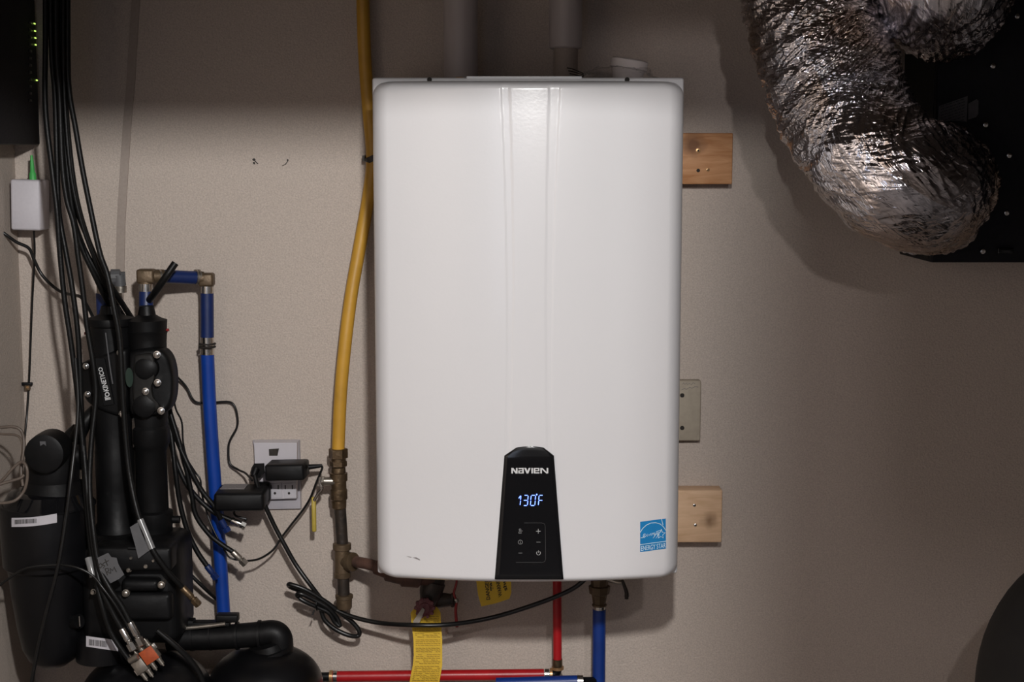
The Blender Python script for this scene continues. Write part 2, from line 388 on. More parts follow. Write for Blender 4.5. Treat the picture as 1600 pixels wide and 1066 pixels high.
def gx(p, y=300): return X(p, y, -0.36)
GROOVES = [(gx(782, 130), gx(795.5, 130), gx(797, 400), gx(808, 400), gx(790, 700), gx(796.5, 700)),
           (gx(858.5, 130), gx(876, 130), gx(849, 400), gx(859.5, 400), gx(855, 700), gx(863, 700))]
def prof(t): t = min(max(t, 0.0), 1.0); return math.sqrt(max(0.0, 1 - (1 - t) ** 2))
def front_y(x, z, g=True):
    u = (x - hxc) / hw; d = hw - abs(x - hxc); dz = min(hz1 - z, z - hz0)
    y = YE - (CR * (1 - u * u) + RND) * prof(d / 0.024) * (0.45 + 0.55 * prof(dz / 0.012)) * 1.0
    if g and z > ZP - 0.02: y += 0.0011 * groove(x, z) * min(1, max(0, (hz1 - z - 0.008) / 0.003))
    return y
RC = 0.022
def halfw(z):
    d = min(hz1 - z, z - hz0)
    return hw if d >= RC else hw - RC + math.sqrt(max(0, RC * RC - (RC - d) ** 2))
def onfront(px, py, off=0.0):
    Y = YE - 0.06
    for _ in range(6):
        p = P(px, py, Y); Y = front_y(p.x, p.z, False)
    p.y = Y - off; return p
heater = thing('water_heater', 'white wall-hung tankless water heater with a black control panel, between the wood blocks', 'water heater', (hxc, -0.02, hz0))
nx, nz = 330, 220
zs = []
for k in range(nz + 1):
    t = k / nz; zs.append(hz0 + (hz1 - hz0) * (0.5 - 0.5 * math.cos(math.pi * t)) * 0.35 + (hz1 - hz0) * t * 0.65)
arr = np.zeros((nz + 1, nx + 1, 3))
for i, z in enumerate(zs):
    h = halfw(z)
    for j in range(nx + 1):
        t = j / nx; tt = 0.25 * (0.5 - 0.5 * math.cos(math.pi * t)) + 0.75 * t
        xx = hxc + (2 * tt - 1) * hw; yy = front_y(xx, z); x = hxc + (2 * tt - 1) * h
        arr[i, j] = (x, yy, z)
# side skirt: continue the cover back to the flange plane
full = np.zeros((nz + 3, nx + 3, 3)); full[1:-1, 1:-1] = arr
full[0, 1:-1] = arr[0]; full[-1, 1:-1] = arr[-1]; full[:, 0] = full[:, 1]; full[:, -1] = full[:, -2]
for q in (full[0], full[-1], full[:, 0], full[:, -1]): q[:, 1] = YE + 0.004
grid_mesh('front_cover', full, M_white, heater)
fz1 = Z(121.2, YE); fz0 = Z(897, YE)
b = MB().rbox((hxc, YE + 0.006, (fz0 + fz1) / 2), (2 * hw + 0.001, 0.010, fz1 - fz0), 0.004)
b.box((X(729, 120, YE), YE + 0.002, fz1 - 0.004), (X(909, 120, YE), YE + 0.009, Z(119.2, YE)))
b.build('mounting_flange', M_whitep, heater)
MB().rbox((hxc, (YE - 0.02) / 2 + 0.004, (hz0 + hz1) / 2 + 0.002), (2 * hw - 0.012, -YE - 0.02, hz1 - hz0 - 0.012), 0.006).build('casing', M_whitep, heater)
for px in (671, 980): MB().lathe(P(px, 124.5, YE - 0.0006), (0, 1, 0), [(0, 0.0036), (0.002, 0.0036)], 14).build('screw_notch', M_hole, heater)
for za_ in (hz1 - 0.06, hz0 + 0.06): MB().box((hxc - 0.16, -0.024, za_), (hxc + 0.16, 0.0, za_ + 0.04)).build('wall_bracket', M_steeld, heater)
quads_on('scratch', [[(635, 869.5), (639, 869.7), (644, 871), (641, 871.5)], [(645, 871.5), (650, 871), (656, 874), (655, 875.5)], [(650, 873), (653, 873), (657, 875.6), (655, 875.6)]], lambda x, y: onfront(x, y, 0.0004), M_scuff, heater)

# control panel
def pan_l(y): return 788.0 + (773.0 - 788.0) * ((y - 712) / 193.0) if y > 712 else 788 + (806 - 788) * ((712 - y) / 12.0)
def pan_r(y): return 865.5 + (880.5 - 865.5) * ((y - 712) / 193.0) if y > 712 else 865.5 - (865.5 - 850) * ((712 - y) / 12.0)
rows = [699.5, 700.5, 703, 706, 709, 712, 713.5] + [720 + 184 * k / 24 for k in range(25)] + [905]
nc = 26; arr = np.zeros((len(rows) + 2, nc + 3, 3))
for i, y in enumerate(rows):
    l, r = pan_l(y), pan_r(y)
    for j in range(nc + 1):
        t = j / nc; px = l + (r - l) * t
        edge = min(t, 1 - t) * (r - l); th = 0.0045 * prof(edge / 2.0 + 0.25)
        yy = y - (1.8 * (1 - (2 * t - 1) ** 2) if y < 709 else 0)
        if y < 713: th *= 0.25 + 0.75 * (y - 699) / 14
        if y > 904.5: th *= 0.5
        arr[i + 1, j + 1] = onfront(px, yy, th + 0.0003)
arr[0, 1:-1] = arr[1, 1:-1]; arr[-1, 1:-1] = arr[-2, 1:-1]; arr[:, 0] = arr[:, 1]; arr[:, -1] = arr[:, -2]
for q in (arr[0], arr[-1], arr[:, 0], arr[:, -1]): q[:, 1] += 0.006
panel = grid_mesh('control_panel', arr, M_blackg, heater)
ps = lambda x, y: onfront(x, y, 0.0056)
ps2 = lambda x, y: onfront(x, y, 0.0053)
def bar(x0, y0, x1, y1, hw_): return [(x0 - hw_, y0), (x0 + hw_, y0), (x1 + hw_, y1), (x1 - hw_, y1)]
LT, LB = 730.2, 738.8; hb = 1.9; LG = []
for x0, x1, ch in [(799, 808.6, 'N'), (809.8, 818.4, 'a'), (819, 829, 'V'), (830.2, 832.6, 'I'), (833.8, 842.8, 'e'), (844.2, 856.5, 'N')]:
    vb = 1.25
    if ch == 'N': LG += [rect(x0, LT, x0 + 2 * vb, LB), rect(x1 - 2 * vb, LT, x1, LB), [(x0 + .2, LT), (x0 + 3.2, LT), (x1 - .2, LB), (x1 - 3.2, LB)]]
    if ch == 'a': LG += [rect(x0 + .3, LT, x1, LT + hb), rect(x1 - 2 * vb, LT + hb, x1, LB), rect(x0, 733.9, x1 - 2 * vb, 735.3), rect(x0, LB - 1.5, x1 - 2 * vb, LB), rect(x0, 735.3, x0 + 2.2, LB - 1.5)]
    if ch == 'V': LG += [[(x0, LT), (x0 + 3, LT), (x0 + 6.4, LB), (x0 + 3.6, LB)], [(x1 - 3, LT), (x1, LT), (x0 + 6.4, LB), (x0 + 3.6, LB)]]
    if ch == 'I': LG += [rect(x0, LT, x1, LB)]
    if ch == 'e': LG += [rect(x0, LT, x0 + 2 * vb, LB), rect(x0 + 2 * vb, LT, x1, LT + 1.6), rect(x1 - 2.2, LT + 1.6, x1, 735.2), rect(x0 + 2 * vb, 733.8, x1 - 2.2, 735.2), rect(x0 + 2 * vb, LB - hb, x1, LB)]
quads_on('logo_lettering', LG, ps, M_print, panel, th=.0003)
def seg(chars):
    out = []
    for x0, x1, on in chars:
        y0, ym, y1 = 772.8, 780.7, 788.8; sk = 1.2
        S_ = {'a': [(x0 + sk + 1, y0), (x1 + sk - 1, y0)], 'g': [(x0 + 1, ym), (x1 - 1 + sk / 2, ym)], 'd': [(x0 + 1, y1), (x1 - 1, y1)],
              'f': [(x0 + sk, y0 + 1), (x0 + sk / 2, ym - 1)], 'b': [(x1 + sk, y0 + 1), (x1 + sk / 2, ym - 1)],
              'e': [(x0 + sk / 2, ym + 1), (x0, y1 - 1)], 'c': [(x1 + sk / 2, ym + 1), (x1, y1 - 1)]}
        out.append([S_[k] for k in on])
    return out
for ls in seg([(805, 812.6, 'bc'), (817.5, 824.0, 'abgcd'), (828.6, 835.6, 'abcdef'), (841.0, 847.5, 'afge')]):
    if len(ls) == 2: ls = ls + [[(810.5, 777.5), (813.2, 773.8)]]
    lines_on('lit_digit', ls, ps, M_led, panel, 0.0006)
MB().lathe(ps(838.6, 771.8), (0, 1, 0), [(0, 0.0011), (0.0006, 0.0011)], 12).build('degree_mark', M_led, panel)
lines_on('button_outline', [[(819, 816), (846, 816), (850.5, 817.5), (851.8, 821), (852.5, 872), (851, 876), (848, 877.6), (806, 877.6)]], ps2, M_line, panel, 0.0003)
circ = lambda x, y, r, a0=0, a1=360, n=16: [(x + r * math.sin(math.radians(a0 + (a1 - a0) * k / n)), y - r * math.cos(math.radians(a0 + (a1 - a0) * k / n))) for k in range(n + 1)]
lines_on('plus_button', [[(837.5, 829), (844.5, 829)], [(841, 825.5), (841, 832.5)]], ps2, M_print, panel, 0.00033)
lines_on('minus_button', [[(838, 846), (844.5, 846)]], ps2, M_print2, panel, 0.00035)
lines_on('power_button', [circ(841.3, 863, 3, 35, 325), [(841.3, 859), (841.3, 862.5)]], ps2, M_print, panel, 0.0003)
lines_on('person_button', [circ(812.5, 826.7, 1.4), [(810.3, 832), (811, 829.6), (814, 829.6), (815, 832), (810.3, 832)], [(814.5, 828.5), (816.3, 828.5)]], ps2, M_print2, panel, 0.00035)
lines_on('info_button', [circ(813, 846, 3.3), [(813, 844.4), (813, 848.4)], [(813, 843), (813, 843.5)]], ps2, M_print2, panel, 0.0003)
lines_on('dash_button', [[(810, 863), (816, 863)]], ps2, M_print2, panel, 0.00035)

# efficiency sticker
sq = [(1000.2, 815.4), (1040.3, 810.2), (1040.6, 857.2), (1000.2, 862.8)]
def sqp(u, v, off=0.0):
    px = (1 - v) * ((1 - u) * sq[0][0] + u * sq[1][0]) + v * ((1 - u) * sq[3][0] + u * sq[2][0])
    py = (1 - v) * ((1 - u) * sq[0][1] + u * sq[1][1]) + v * ((1 - u) * sq[3][1] + u * sq[2][1])
    return onfront(px, py, off)
arr = np.array([[tuple(sqp(i / 8, j / 8, 0.0006)) for i in range(9)] for j in range(9)])
sticker = grid_mesh('efficiency_sticker', arr, M_sticker, heater)
ss = lambda u, v: sqp(u, v, 0.0009)
lines_on('sticker_arc', [[(0.0, 0.35), (0.1, 0.23), (0.25, 0.13), (0.42, 0.085), (0.6, 0.095), (0.78, 0.16), (0.9, 0.26), (1.0, 0.40)], [(0, .755), (1, .755)], [(0.83, 0.0), (0.89, 0.2)]], ss, M_swhite, sticker, 0.0005)
star = [(0.81 + (0.17 if k % 2 == 0 else 0.075) * math.sin(k * math.pi / 5 + .1), 0.50 - (0.17 if k % 2 == 0 else 0.075) * 0.95 * math.cos(k * math.pi / 5 + .1)) for k in range(11)]
lines_on('star_outline', [star], ss, M_swhite, sticker, 0.0005)
scr = [[(0.02, .53), (.1, .535), (.17, .48), (.2, .42), (.15, .41), (.11, .49), (.15, .54), (.22, .5), (.27, .43), (.27, .52), (.31, .44), (.34, .5), (.38, .46), (.42, .42), (.38, .46), (.42, .5), (.46, .42), (.47, .5), (.5, .42)],
       [(.56, .42), (.51, .45), (.53, .5), (.57, .43), (.56, .55), (.5, .6), (.56, .54), (.63, .45)], [(.62, .42), (.63, .5), (.69, .42), (.67, .55), (.6, .62), (.67, .55), (.75, .45)], [(.62, .40), (.78, .37)]]
lines_on('script_lettering', scr, ss, M_swhite, sticker, 0.0004)
vq = lambda u, v: onfront(u, v, 0.0010)
def sub(u0, v0, u1, v1):
    f = lambda u, v: ((1 - v) * ((1 - u) * sq[0][0] + u * sq[1][0]) + v * ((1 - u) * sq[3][0] + u * sq[2][0]), (1 - v) * ((1 - u) * sq[0][1] + u * sq[1][1]) + v * ((1 - u) * sq[3][1] + u * sq[2][1]))
    return [f(u0, v0), f(u1, v0), f(u1, v1), f(u0, v1)]
text_on('block_lettering', [('ENERGY STAR', sub(.04, .805, .985, .965), 0.0)], vq, M_swhite, sticker)

# ------------------------------------------------------------------ wood blocks, plate and marks on the wall
def wood_block(x0, y0, x1, y1, th, m, label, scr_, holes=()):
    a = P(x0, y1, -th); c = P(x1, y0, -th)
    t = thing('wood_block', label, 'wood block', ((a.x + c.x) / 2, -th / 2, a.z))
    MB().rbox(((a.x + c.x) / 2, -th / 2, (a.z + c.z) / 2), (c.x - a.x, th, c.z - a.z), 0.002).build('board', m, t)
    for px, py, r in scr_:
        p = P(px, py, -th - 0.0006); MB().lathe(p, (0, 1, 0), [(0, r * .55), (.0006, r), (.002, r)], 16).build('screw', M_copper if r > .003 else M_steel, t)
        MB().lathe(p - V(0, .0002, 0), (0, 1, 0), [(0, r * .42), (.0004, r * .42)], 6).build('screw_socket', M_hole, t)
    for px, py, r in holes: MB().lathe(P(px, py, -th - 0.0003), (0, 1, 0), [(0, r), (.001, r)], 14).build('drill_hole', M_hole, t)
    return t
W1 = wood('pine_warm', (0.60, 0.32, 0.155), (0.42, 0.18, 0.065), (0.006, -0.019, 0.066), 0.016)
W2 = wood('pine_pale', (0.74, 0.50, 0.32), (0.60, 0.38, 0.22), (0.047, -0.019, 0.037), 0.010)
wood_block(1010, 208, 1145.5, 288, 0.038, W1, 'brown pine block with three screws, beside the top right of the heater', [(1091, 235.5, .0042), (1106, 265.5, .0032)], [(1091, 266.5, .003)])
wood_block(1000, 766.5, 1129, 848, 0.038, W2, 'pale pine block with two screws, beside the bottom right of the heater', [(1085, 790, .0026), (1086.5, 821, .0026)])
t = thing('wall_block', 'beige painted block with two dark screw holes, between the two pine blocks', 'block', P(1075, 690, -0.02))
a = P(1035, 689.5, -0.02); c = P(1096, 595, -0.02)
MB().rbox(((a.x + c.x) / 2, -0.01, (a.z + c.z) / 2), (c.x - a.x, 0.02, c.z - a.z), 0.003).build('board', M_cover, t)
for py in (618, 669): MB().lathe(P(1066, py, -0.0205), (0, 1, 0), [(0, .0037), (.001, .0037)], 16).build('screw_hole', M_hole, t)
sf = lambda x, y: P(x, y, -0.0204)
lines_on('pencil_scribble', [[(1066, 601), (1068, 598), (1070, 601), (1073, 598), (1074, 602), (1077, 599), (1080, 602), (1083, 598), (1086, 600)], [(1065, 609), (1070, 607), (1072, 609), (1078, 605), (1081, 607), (1086, 604), (1091, 605)]], sf, M_scuff, t, 0.0004)
for nm, lab, pts in (('wall_scar', 'small dark screw hole chipped in the wall, left of the two', [[(394, 249), (397, 247), (399.5, 249.5), (397.5, 252), (395, 251)], [(397.5, 251.5), (399, 251), (403.5, 256), (402, 256.5)], [(395, 253), (398, 253), (398.5, 257), (396, 256.5)]]),
                     ('wall_scar', 'small curved gouge in the wall, nearer the yellow gas line', [[(448, 249), (450.5, 249), (450.8, 251.5), (448.5, 251.8)], [(449.2, 251.5), (450.5, 251.5), (446, 258), (444.5, 257.5)], [(444.5, 257), (446, 257.6), (440.5, 259.8), (440, 259)]])):
    o = quads_on(nm, pts, lambda x, y: P(x, y, -0.0006), M_ink, None); tag(o, lab, 'scar')

# ------------------------------------------------------------------ vent pipes and the bag on top of the heater
r1 = 26.5 * S(60, -0.10)
t = thing('vent_pipe', 'grey vertical vent pipe above the heater, left one with a metal clamp at its foot', 'pipe', V(X(720, 60, -0.10), -0.10, hz1))
xp = X(720, 60, -0.10)
MB().cyl((xp, -0.10, hz1 - 0.002), (xp, -0.10, ZC - 0.002), r1, n=40).build('pipe', M_pvc, t)
MB().lathe((X(721, 117, -0.2), -0.2, fz1 - 0.004), (0, 0, 1), [(0, 0.019), (0.004, 0.019), (0.0062, 0.015)], 30).build('collar', M_hole, t)
MB().lathe((X(718, 117, -0.222), -0.222, fz1 - .002), (0, 0, 1), [(0, .0075), (.0055, .0075), (.0065, .006)], 20).build('clamp_nut', M_copper, t)
xp = X(884, 40, -0.10)
t = thing('vent_pipe', 'grey vertical vent pipe above the heater, right one ending over the plastic bag', 'pipe', V(xp, -0.10, hz1))
MB().cyl((xp, -0.10, Z(76, -0.10)), (xp, -0.10, ZC - 0.002), 26 * S(40, -0.10), n=40, ch=0.002).build('pipe', M_pvc, t)
MB().cyl((xp, -0.10, hz1 - .002), (xp, -0.10, Z(76, -0.10) + .01), 19 * S(80, -0.10), n=36).build('spigot', M_trim, t)
b = MB(); c0 = P(982, 117, -0.17)
b.lathe(P(978, 131, -0.17), V(0.16, -0.02, 1), [(0, .020), (.022, .026), (.024, .029), (.036, .029), (.038, .026)], 36)
tag(b.build('pipe_cap', M_cap, None), 'white plastic pipe cap lying on top of the heater inside the clear bag', 'cap')
# thin film crumpled over it
def film(cx, cy, Y, rx, rz, seed):
    R, K = 40, 60; arr = np.zeros((R, K, 3)); c = P(cx, cy, Y)
    for i in range(R):
        ph = math.pi * i / (R - 1)
        for j in range(K):
            th = 2 * math.pi * j / K; d = Vector((math.sin(ph) * math.cos(th), math.sin(ph) * math.sin(th), math.cos(ph)))
            n = 1 + 0.30 * abs(noise.noise(d * 3.2 + V(seed, 0, 0))) + 0.16 * abs(noise.noise(d * 9 + V(0, seed, 0)))
            p = Vector((d.x * rx * n, d.y * 0.06 * n, max(d.z * rz * n, -0.0)))
            arr[i, j] = (c.x + p.x, c.y + p.y, hz1 + 0.0015 + p.z)
    return grid_mesh('plastic_bag', arr, M_film, None, wrap=True)
o = film(965, 110, -0.17, 0.058, 0.026, 3.3); tag(o, 'crumpled clear plastic bag lying on top of the heater around the cap', 'bag')
b = MB()
for k in range(3): b.tube([P(886 + k * 2, 106 + 4.5 * k, -0.2), P(895 + 2 * k, 108 + 4.5 * k, -0.2), P(912, 115 + 2.5 * k, -0.2)], 0.0009, n=6)
tag(b.build('wire_clip', M_hole, None), 'small dark wire clip lying on the heater top left of the bag', 'clip')

# ------------------------------------------------------------------ yellow gas line and iron pipe
def pts(L): return [P(*q) for q in L]
gas = thing('gas_line', 'yellow flexible gas line curving down the wall left of the heater', 'gas line', P(528, 700, -0.055))
gp = [(560, -565, -.035), (563, -400, -.035), (565, -200, -.035), (566, -90, -.035), (567, 0, -.035), (570, 90, -.033), (576, 170, -.03), (582, 245, -.03), (577, 300, -.03), (563, 380, -.035), (549, 460, -.045), (539, 540, -.053), (532, 620, -.055), (528.5, 702, -.055)]
MB().tube(pts(gp), 10.2 * S(400, -.04), n=20).build('hose', M_yel, gas)
b = MB(); c = P(582, 248, -.03); b.cyl(c + V(-.002, 0, .0045), c + V(.002, 0, -.0045), 0.0122, n=20); b.box(P(566, 252, -.03), P(572, 243, -.001)); b.build('strap', M_iron, gas)
gx_, gy_ = X(529, 740, -.055), -.055
nut = MB(); z = lambda y: Z(y, -.055); k = S(740, -.055)
nut.cyl((gx_, gy_, z(701)), (gx_, gy_, z(716)), 15 * k, n=6, ch=.001); nut.cyl((gx_, gy_, z(716)), (gx_, gy_, z(722)), 11.5 * k, n=24); nut.cyl((gx_, gy_, z(720)), (gx_, gy_, z(729)), 13.5 * k, n=6, ch=.001)
nut.build('compression_nut', M_brass, gas, smooth=30)
valve = thing('gas_valve', 'brass ball valve with a yellow lever under the gas line', 'valve', V(gx_, gy_, z(795)))
b = MB(); b.lathe((gx_, gy_, z(795)), (0, 0, 1), [(0, 10 * k), (.002, 11.5 * k), (14 * k, 12 * k), (16 * k, 13.5 * k), (30 * k, 13.5 * k), (32 * k, 12.2 * k), (44 * k, 12 * k), (45 * k, 14 * k), (57 * k, 14 * k), (58 * k, 11.5 * k), (66 * k, 11 * k)], 24)
b.build('body', M_brass, valve, smooth=30)
b = MB(); c = P(524, 752, -.06); b.cyl(c, P(505, 752, -.063), 6.5 * k, n=18); b.cyl(P(507, 752, -.063), P(501, 752, -.063), 8 * k, n=6); b.build('stem', M_steeld, valve)
b = MB(); b.tube(pts([(501, 746, -.068), (500, 756, -.07), (503, 764, -.07), (497, 772, -.066), (491, 782, -.062)]), .0028, n=8); b.cyl(P(504, 751, -.064), P(498, 751, -.066), .0055, n=6); b.build('lever_arm', M_steel, valve)
b = MB(); b.rbox(P(490.5, 804, -.06), (7.2 * k, .006, 56 * k), .0025); b.build('lever_grip', M_yelh, valve)
iron = thing('iron_pipe', 'black and brown iron gas pipe with a tee and drip leg left of the heater', 'pipe', P(536, 952, -.055))
zz = lambda y, Y=-.055: Z(y, Y)
b = MB(); b.cyl(P(531, 788, -.055), P(535, 852, -.055), 9.3 * k, n=24); b.build('riser', M_iron, iron)
b = MB(); ctr = P(536, 876, -.055)
b.lathe(P(535, 902, -.055), V(0, 0, 1), [(0, 13 * k), (7 * k, 13.5 * k), (8 * k, 12 * k), (44 * k, 11.5 * k), (45 * k, 14.5 * k), (54 * k, 14.5 * k), (55 * k, 11 * k)], 26)
b.lathe(P(536, 877, -.055), (P(570, 880, -.085) - P(536, 877, -.055)), [(0, 11 * k), (13 * k, 11.5 * k), (14 * k, 15 * k), (22 * k, 15 * k), (23 * k, 12 * k)], 26)
b.build('tee', M_bronze, iron)
b = MB(); b.cyl(P(536, 898, -.055), P(537.5, 936, -.055), 9.6 * k, n=24); b.build('drip_leg', M_iron, iron)
MB().lathe(P(538, 951, -.055), V(0, 0, 1), [(0, 11 * k), (.002, 12 * k), (16 * k, 12.5 * k), (17 * k, 14 * k), (22 * k, 14 * k), (23 * k, 10 * k)], 26).build('pipe_cap', M_bronze, iron)
b = MB(); b.tube(pts([(556, 878, -.075), (580, 883, -.10), (605, 892, -.12)]), 8.8 * S(885, -.1), n=20)
b.build('nipple', M_rust, iron)
b = MB()
for a_, c_, r in (((588, 886, -.11), (612, 895, -.125), 12), ((604, 893, -.12), (632, 900, -.115), 15), ((628, 900, -.115), (655, 902, -.105), 17), ((650, 902, -.105), (674, 902, -.085), 13)):
    b.cyl(P(*a_), P(*c_), r * S(895, -.13), n=24, ch=.0015)
b.build('union_fitting', M_rust, iron)

# valve with maroon knob under the heater
sv = thing('service_valve', 'dark service valve with a round maroon knob under the left of the heater', 'valve', P(675, 955, -0.0750))
k2 = S(930, -0.0750)
b = MB(); b.lathe(P(684, 885, -0.0750), P(668, 945, -0.0850) - P(684, 885, -0.0750), [(0, 16 * k2), (24 * k2, 17 * k2), (26 * k2, 19 * k2), (42 * k2, 18 * k2), (52 * k2, 15 * k2), (60 * k2, 12 * k2)], 24)
b.cyl(P(680, 938, -0.0750), P(712, 938, -0.0750), 13 * k2, 9 * k2, n=20); b.lathe(P(705, 938, -0.0750), (1, 0, 0), [(0, 11 * k2), (3 * k2, 12 * k2), (6 * k2, 9 * k2)], 6); b.build('body', M_iron, sv)
b = MB(); b.lathe(P(663.5, 951, -0.1150), (0, 1, 0), [(0, 5 * k2), (.001, 8 * k2), (.003, 8.5 * k2), (.004, 11 * k2), (.005, 14 * k2), (.007, 14.5 * k2), (.012, 13 * k2), (.04, 5 * k2)], 28)
for q in range(10):
    a_ = q * math.pi / 5; c = P(663.5, 951, -0.1120); b.cyl(c + V(math.cos(a_) * 14 * k2, 0, math.sin(a_) * 14 * k2), c + V(math.cos(a_) * 14 * k2, .006, math.sin(a_) * 14 * k2), 2.6 * k2, n=8)
b.build('knob', M_redk, sv)
MB().tube(pts([(708, 938, -0.0800), (713, 938, -0.0810), (714, 941, -0.0810)]), .004, n=12).build('stem', M_steeld, sv)
b = MB(); b.tube(pts([(714, 895, -0.0750), (713, 912, -0.0770), (709, 928, -0.0800), (713, 940, -0.0820), (712, 956, -0.0820), (714, 980, -0.0820)]), lambda t: .0017 + .001 * t, n=10, sub=6); b.build('lever', M_redh, sv)
b = MB(); b.slab(pts([(652, 961, -0.1190), (660, 950, -0.1190), (664, 953, -0.1190), (653, 979, -0.1180), (645, 972, -0.1180)]), .0015); b.build('tie_tab', M_clear, sv)

# yellow hang tags
tg = thing('warning_tag', 'long yellow printed tag hanging from the maroon valve knob', 'tag', P(667, 1066, -.095))
def tagY(y): return -0.097 + 0.004 * math.sin((y - 950) / 22.0)
ed = [(946, 655, 676), (950, 648, 684), (958, 641.5, 688.5), (975, 643, 689), (1000, 646, 691), (1025, 646.5, 691), (1040, 645, 691), (1052, 642.5, 689), (1066, 640, 686.5), (1095, 636, 684), (1130, 639, 684)]
fr = [P(l, y, tagY(y)) for y, l, r in ed]; fr2 = [P(r, y, tagY(y) + .002) for y, l, r in ed]
b = MB(); n = len(ed); th = V(0, .0006, 0); vs = []
for l_, r_ in zip(fr, fr2): vs += [l_, r_, l_ + th, r_ + th]
fs = []
for i in range(n - 1):
    a_ = 4 * i; c_ = 4 * (i + 1); fs += [(a_, a_ + 1, c_ + 1, c_), (a_ + 2, c_ + 2, c_ + 3, a_ + 3), (a_, c_, c_ + 2, a_ + 2), (a_ + 1, a_ + 3, c_ + 3, c_ + 1)]
fs += [(0, 2, 3, 1), (4 * n - 4, 4 * n - 3, 4 * n - 1, 4 * n - 2)]
b.add(vs, fs); b.build('card', M_tag, tg, smooth=60)
def tsurf(x, y): p = P(x, y, tagY(y) - .0012 + .002 * (x - 644) / 44); return p
Q = []; y = 963.0
def edge(y):
    for i in range(n - 1):
        if ed[i][0] <= y <= ed[i + 1][0]:
            t_ = (y - ed[i][0]) / (ed[i + 1][0] - ed[i][0]); return ed[i][1] + t_ * (ed[i + 1][1] - ed[i][1]), ed[i][2] + t_ * (ed[i + 1][2] - ed[i][2])
while y < 1100:
    l, r = edge(y); l += 3.5; r -= 3; x = l + (10 if y < 978 and x_off else 0) if False else l
    if y < 975: x = l + 16
    head = abs(y - 1010) < 2
    while x < r - 1:
        w_ = random.uniform(2, 7); x2 = min(x + w_, r)
        if random.random() < .9: Q.append([(x, y), (x2, y + .4), (x2, y + 1.25), (x, y + .85)])
        x = x2 + .9
    y += 2.75 if random.random() > .08 else 4.6
quads_on('printed_lines', Q, tsurf, M_tagink, tg, th=.0002, kind='stuff')
t2 = thing('warning_tag', 'short yellow tag with vertical black writing under the middle of the heater', 'tag', P(775, 948, -.12))
b = MB(); b.slab(pts([(742, 892, -.12), (798, 892, -.12), (799, 926, -.12), (796, 936, -.12), (775, 943, -.12), (752, 948, -.12), (747, 930, -.12)]), .0008); b.build('card', M_tag, t2)
s2 = lambda x, y: P(x, y, -.1206)
text_on('black_lettering', [('DANGER', [(760, 938), (757, 905), (763, 905), (766, 937)], .02), ('gas', [(766, 925), (764, 905), (769, 905), (772, 922)], .02), ('WARNING', [(779, 934), (773, 900), (779, 899), (785, 931)], .02), ('shut', [(787, 925), (783, 900), (788, 900), (793, 922)], .02)], s2, M_ink, t2)

# ------------------------------------------------------------------ pex below the heater
k3 = S(1000, -.06)
rp = thing('hot_pipe', 'red pipe running along the bottom and turning up to the heater', 'pipe', P(690, 1056, -.06))
rh = 8.6 * k3
b = MB(); b.cyl(P(520, 1057.5, -.06), P(850, 1054, -.06), rh, n=20); b.build('horizontal_run', M_red, rp)
pv = P(871, 1030, -.06)
b = MB(); b.cyl((X(871, 1030, -.06), -.06, pv.z), (X(870, 900, -.06), -.06, hz0 + .004), 6.9 * k3, n=20); b.build('vertical_run', M_red, rp)
b = MB(); b.cyl(P(851, 1054, -.06), P(858, 1054, -.06), rh * 1.05, n=20); b.build('steel_sleeve', M_steel, rp)
MB().cyl(P(859, 1054, -.06), P(863, 1054, -.06), rh * 1.15, n=20).build('copper_ring', M_copper, rp); MB().cyl(P(871.5, 1046, -.06), P(871.5, 1042, -.06), 9.5 * k3, n=20).build('copper_ring', M_copper, rp)
b = MB(); b.cyl(P(871, 1041, -.06), P(871, 1030, -.06), 7.8 * k3, n=20); b.build('brass_sleeve', M_brass, rp)
b = MB(); b.tube(pts([(862, 1054, -.06), (867, 1053.5, -.06), (870.5, 1050, -.06), (871.3, 1044, -.06)]), 6.5 * k3, n=14); b.build('elbow', M_black, rp)
b = MB(); b.cyl(P(515, 1057.5, -.06), P(520, 1057.5, -.06), rh * 1.15, n=20); b.build('copper_ring', M_copper, rp)
b = MB(); b.cyl(P(521, 1057.5, -.06), P(527, 1057.5, -.06), rh * 1.08, n=20); b.build('steel_sleeve', M_steel, rp)
b = MB(); b.cyl(P(498, 1058, -.06), P(516, 1057.5, -.06), rh * .8, n=20); b.build('stub', M_black, rp)
cp = thing('cold_pipe', 'blue pipe with a brass fitting rising to the right underside of the heater', 'pipe', P(935, 1066, -.075))
Yc = -.075; kc = S(1000, Yc); bx = X(936, 1000, Yc)
b = MB(); b.cyl((bx, Yc, Z(1150, Yc)), (bx, Yc, Z(952, Yc)), 10.3 * kc, n=24); b.build('pipe', M_blue2, cp)
b = MB(); b.cyl((bx, Yc, Z(957, Yc)), (bx, Yc, Z(946, Yc)), 9.8 * kc, n=24, ch=.0006); b.build('steel_sleeve', M_steel, cp)
b = MB(); b.lathe((bx, Yc, Z(947, Yc)), (0, 0, 1), [(0, 11.5 * kc), (3 * kc, 11.5 * kc), (4 * kc, 10 * kc), (10 * kc, 11 * kc), (18 * kc, 12 * kc), (20 * kc, 15.5 * kc), (32 * kc, 17 * kc), (33 * kc, 13 * kc), (44 * kc, 14 * kc), (70 * kc, 14 * kc)], 8); b.build('union', M_bronze, cp, smooth=20)
b = MB(); b.cyl((bx, Yc, Z(905, Yc)), (bx, Yc, hz0 + .003), 9 * kc, n=18); b.build('nipple', M_brass, cp)
b = MB(); b.tube(pts([(948, 905, -.08), (965, 910, -.085), (975, 910, -.09)]), .004, n=10); b.build('stem', M_steeld, cp)
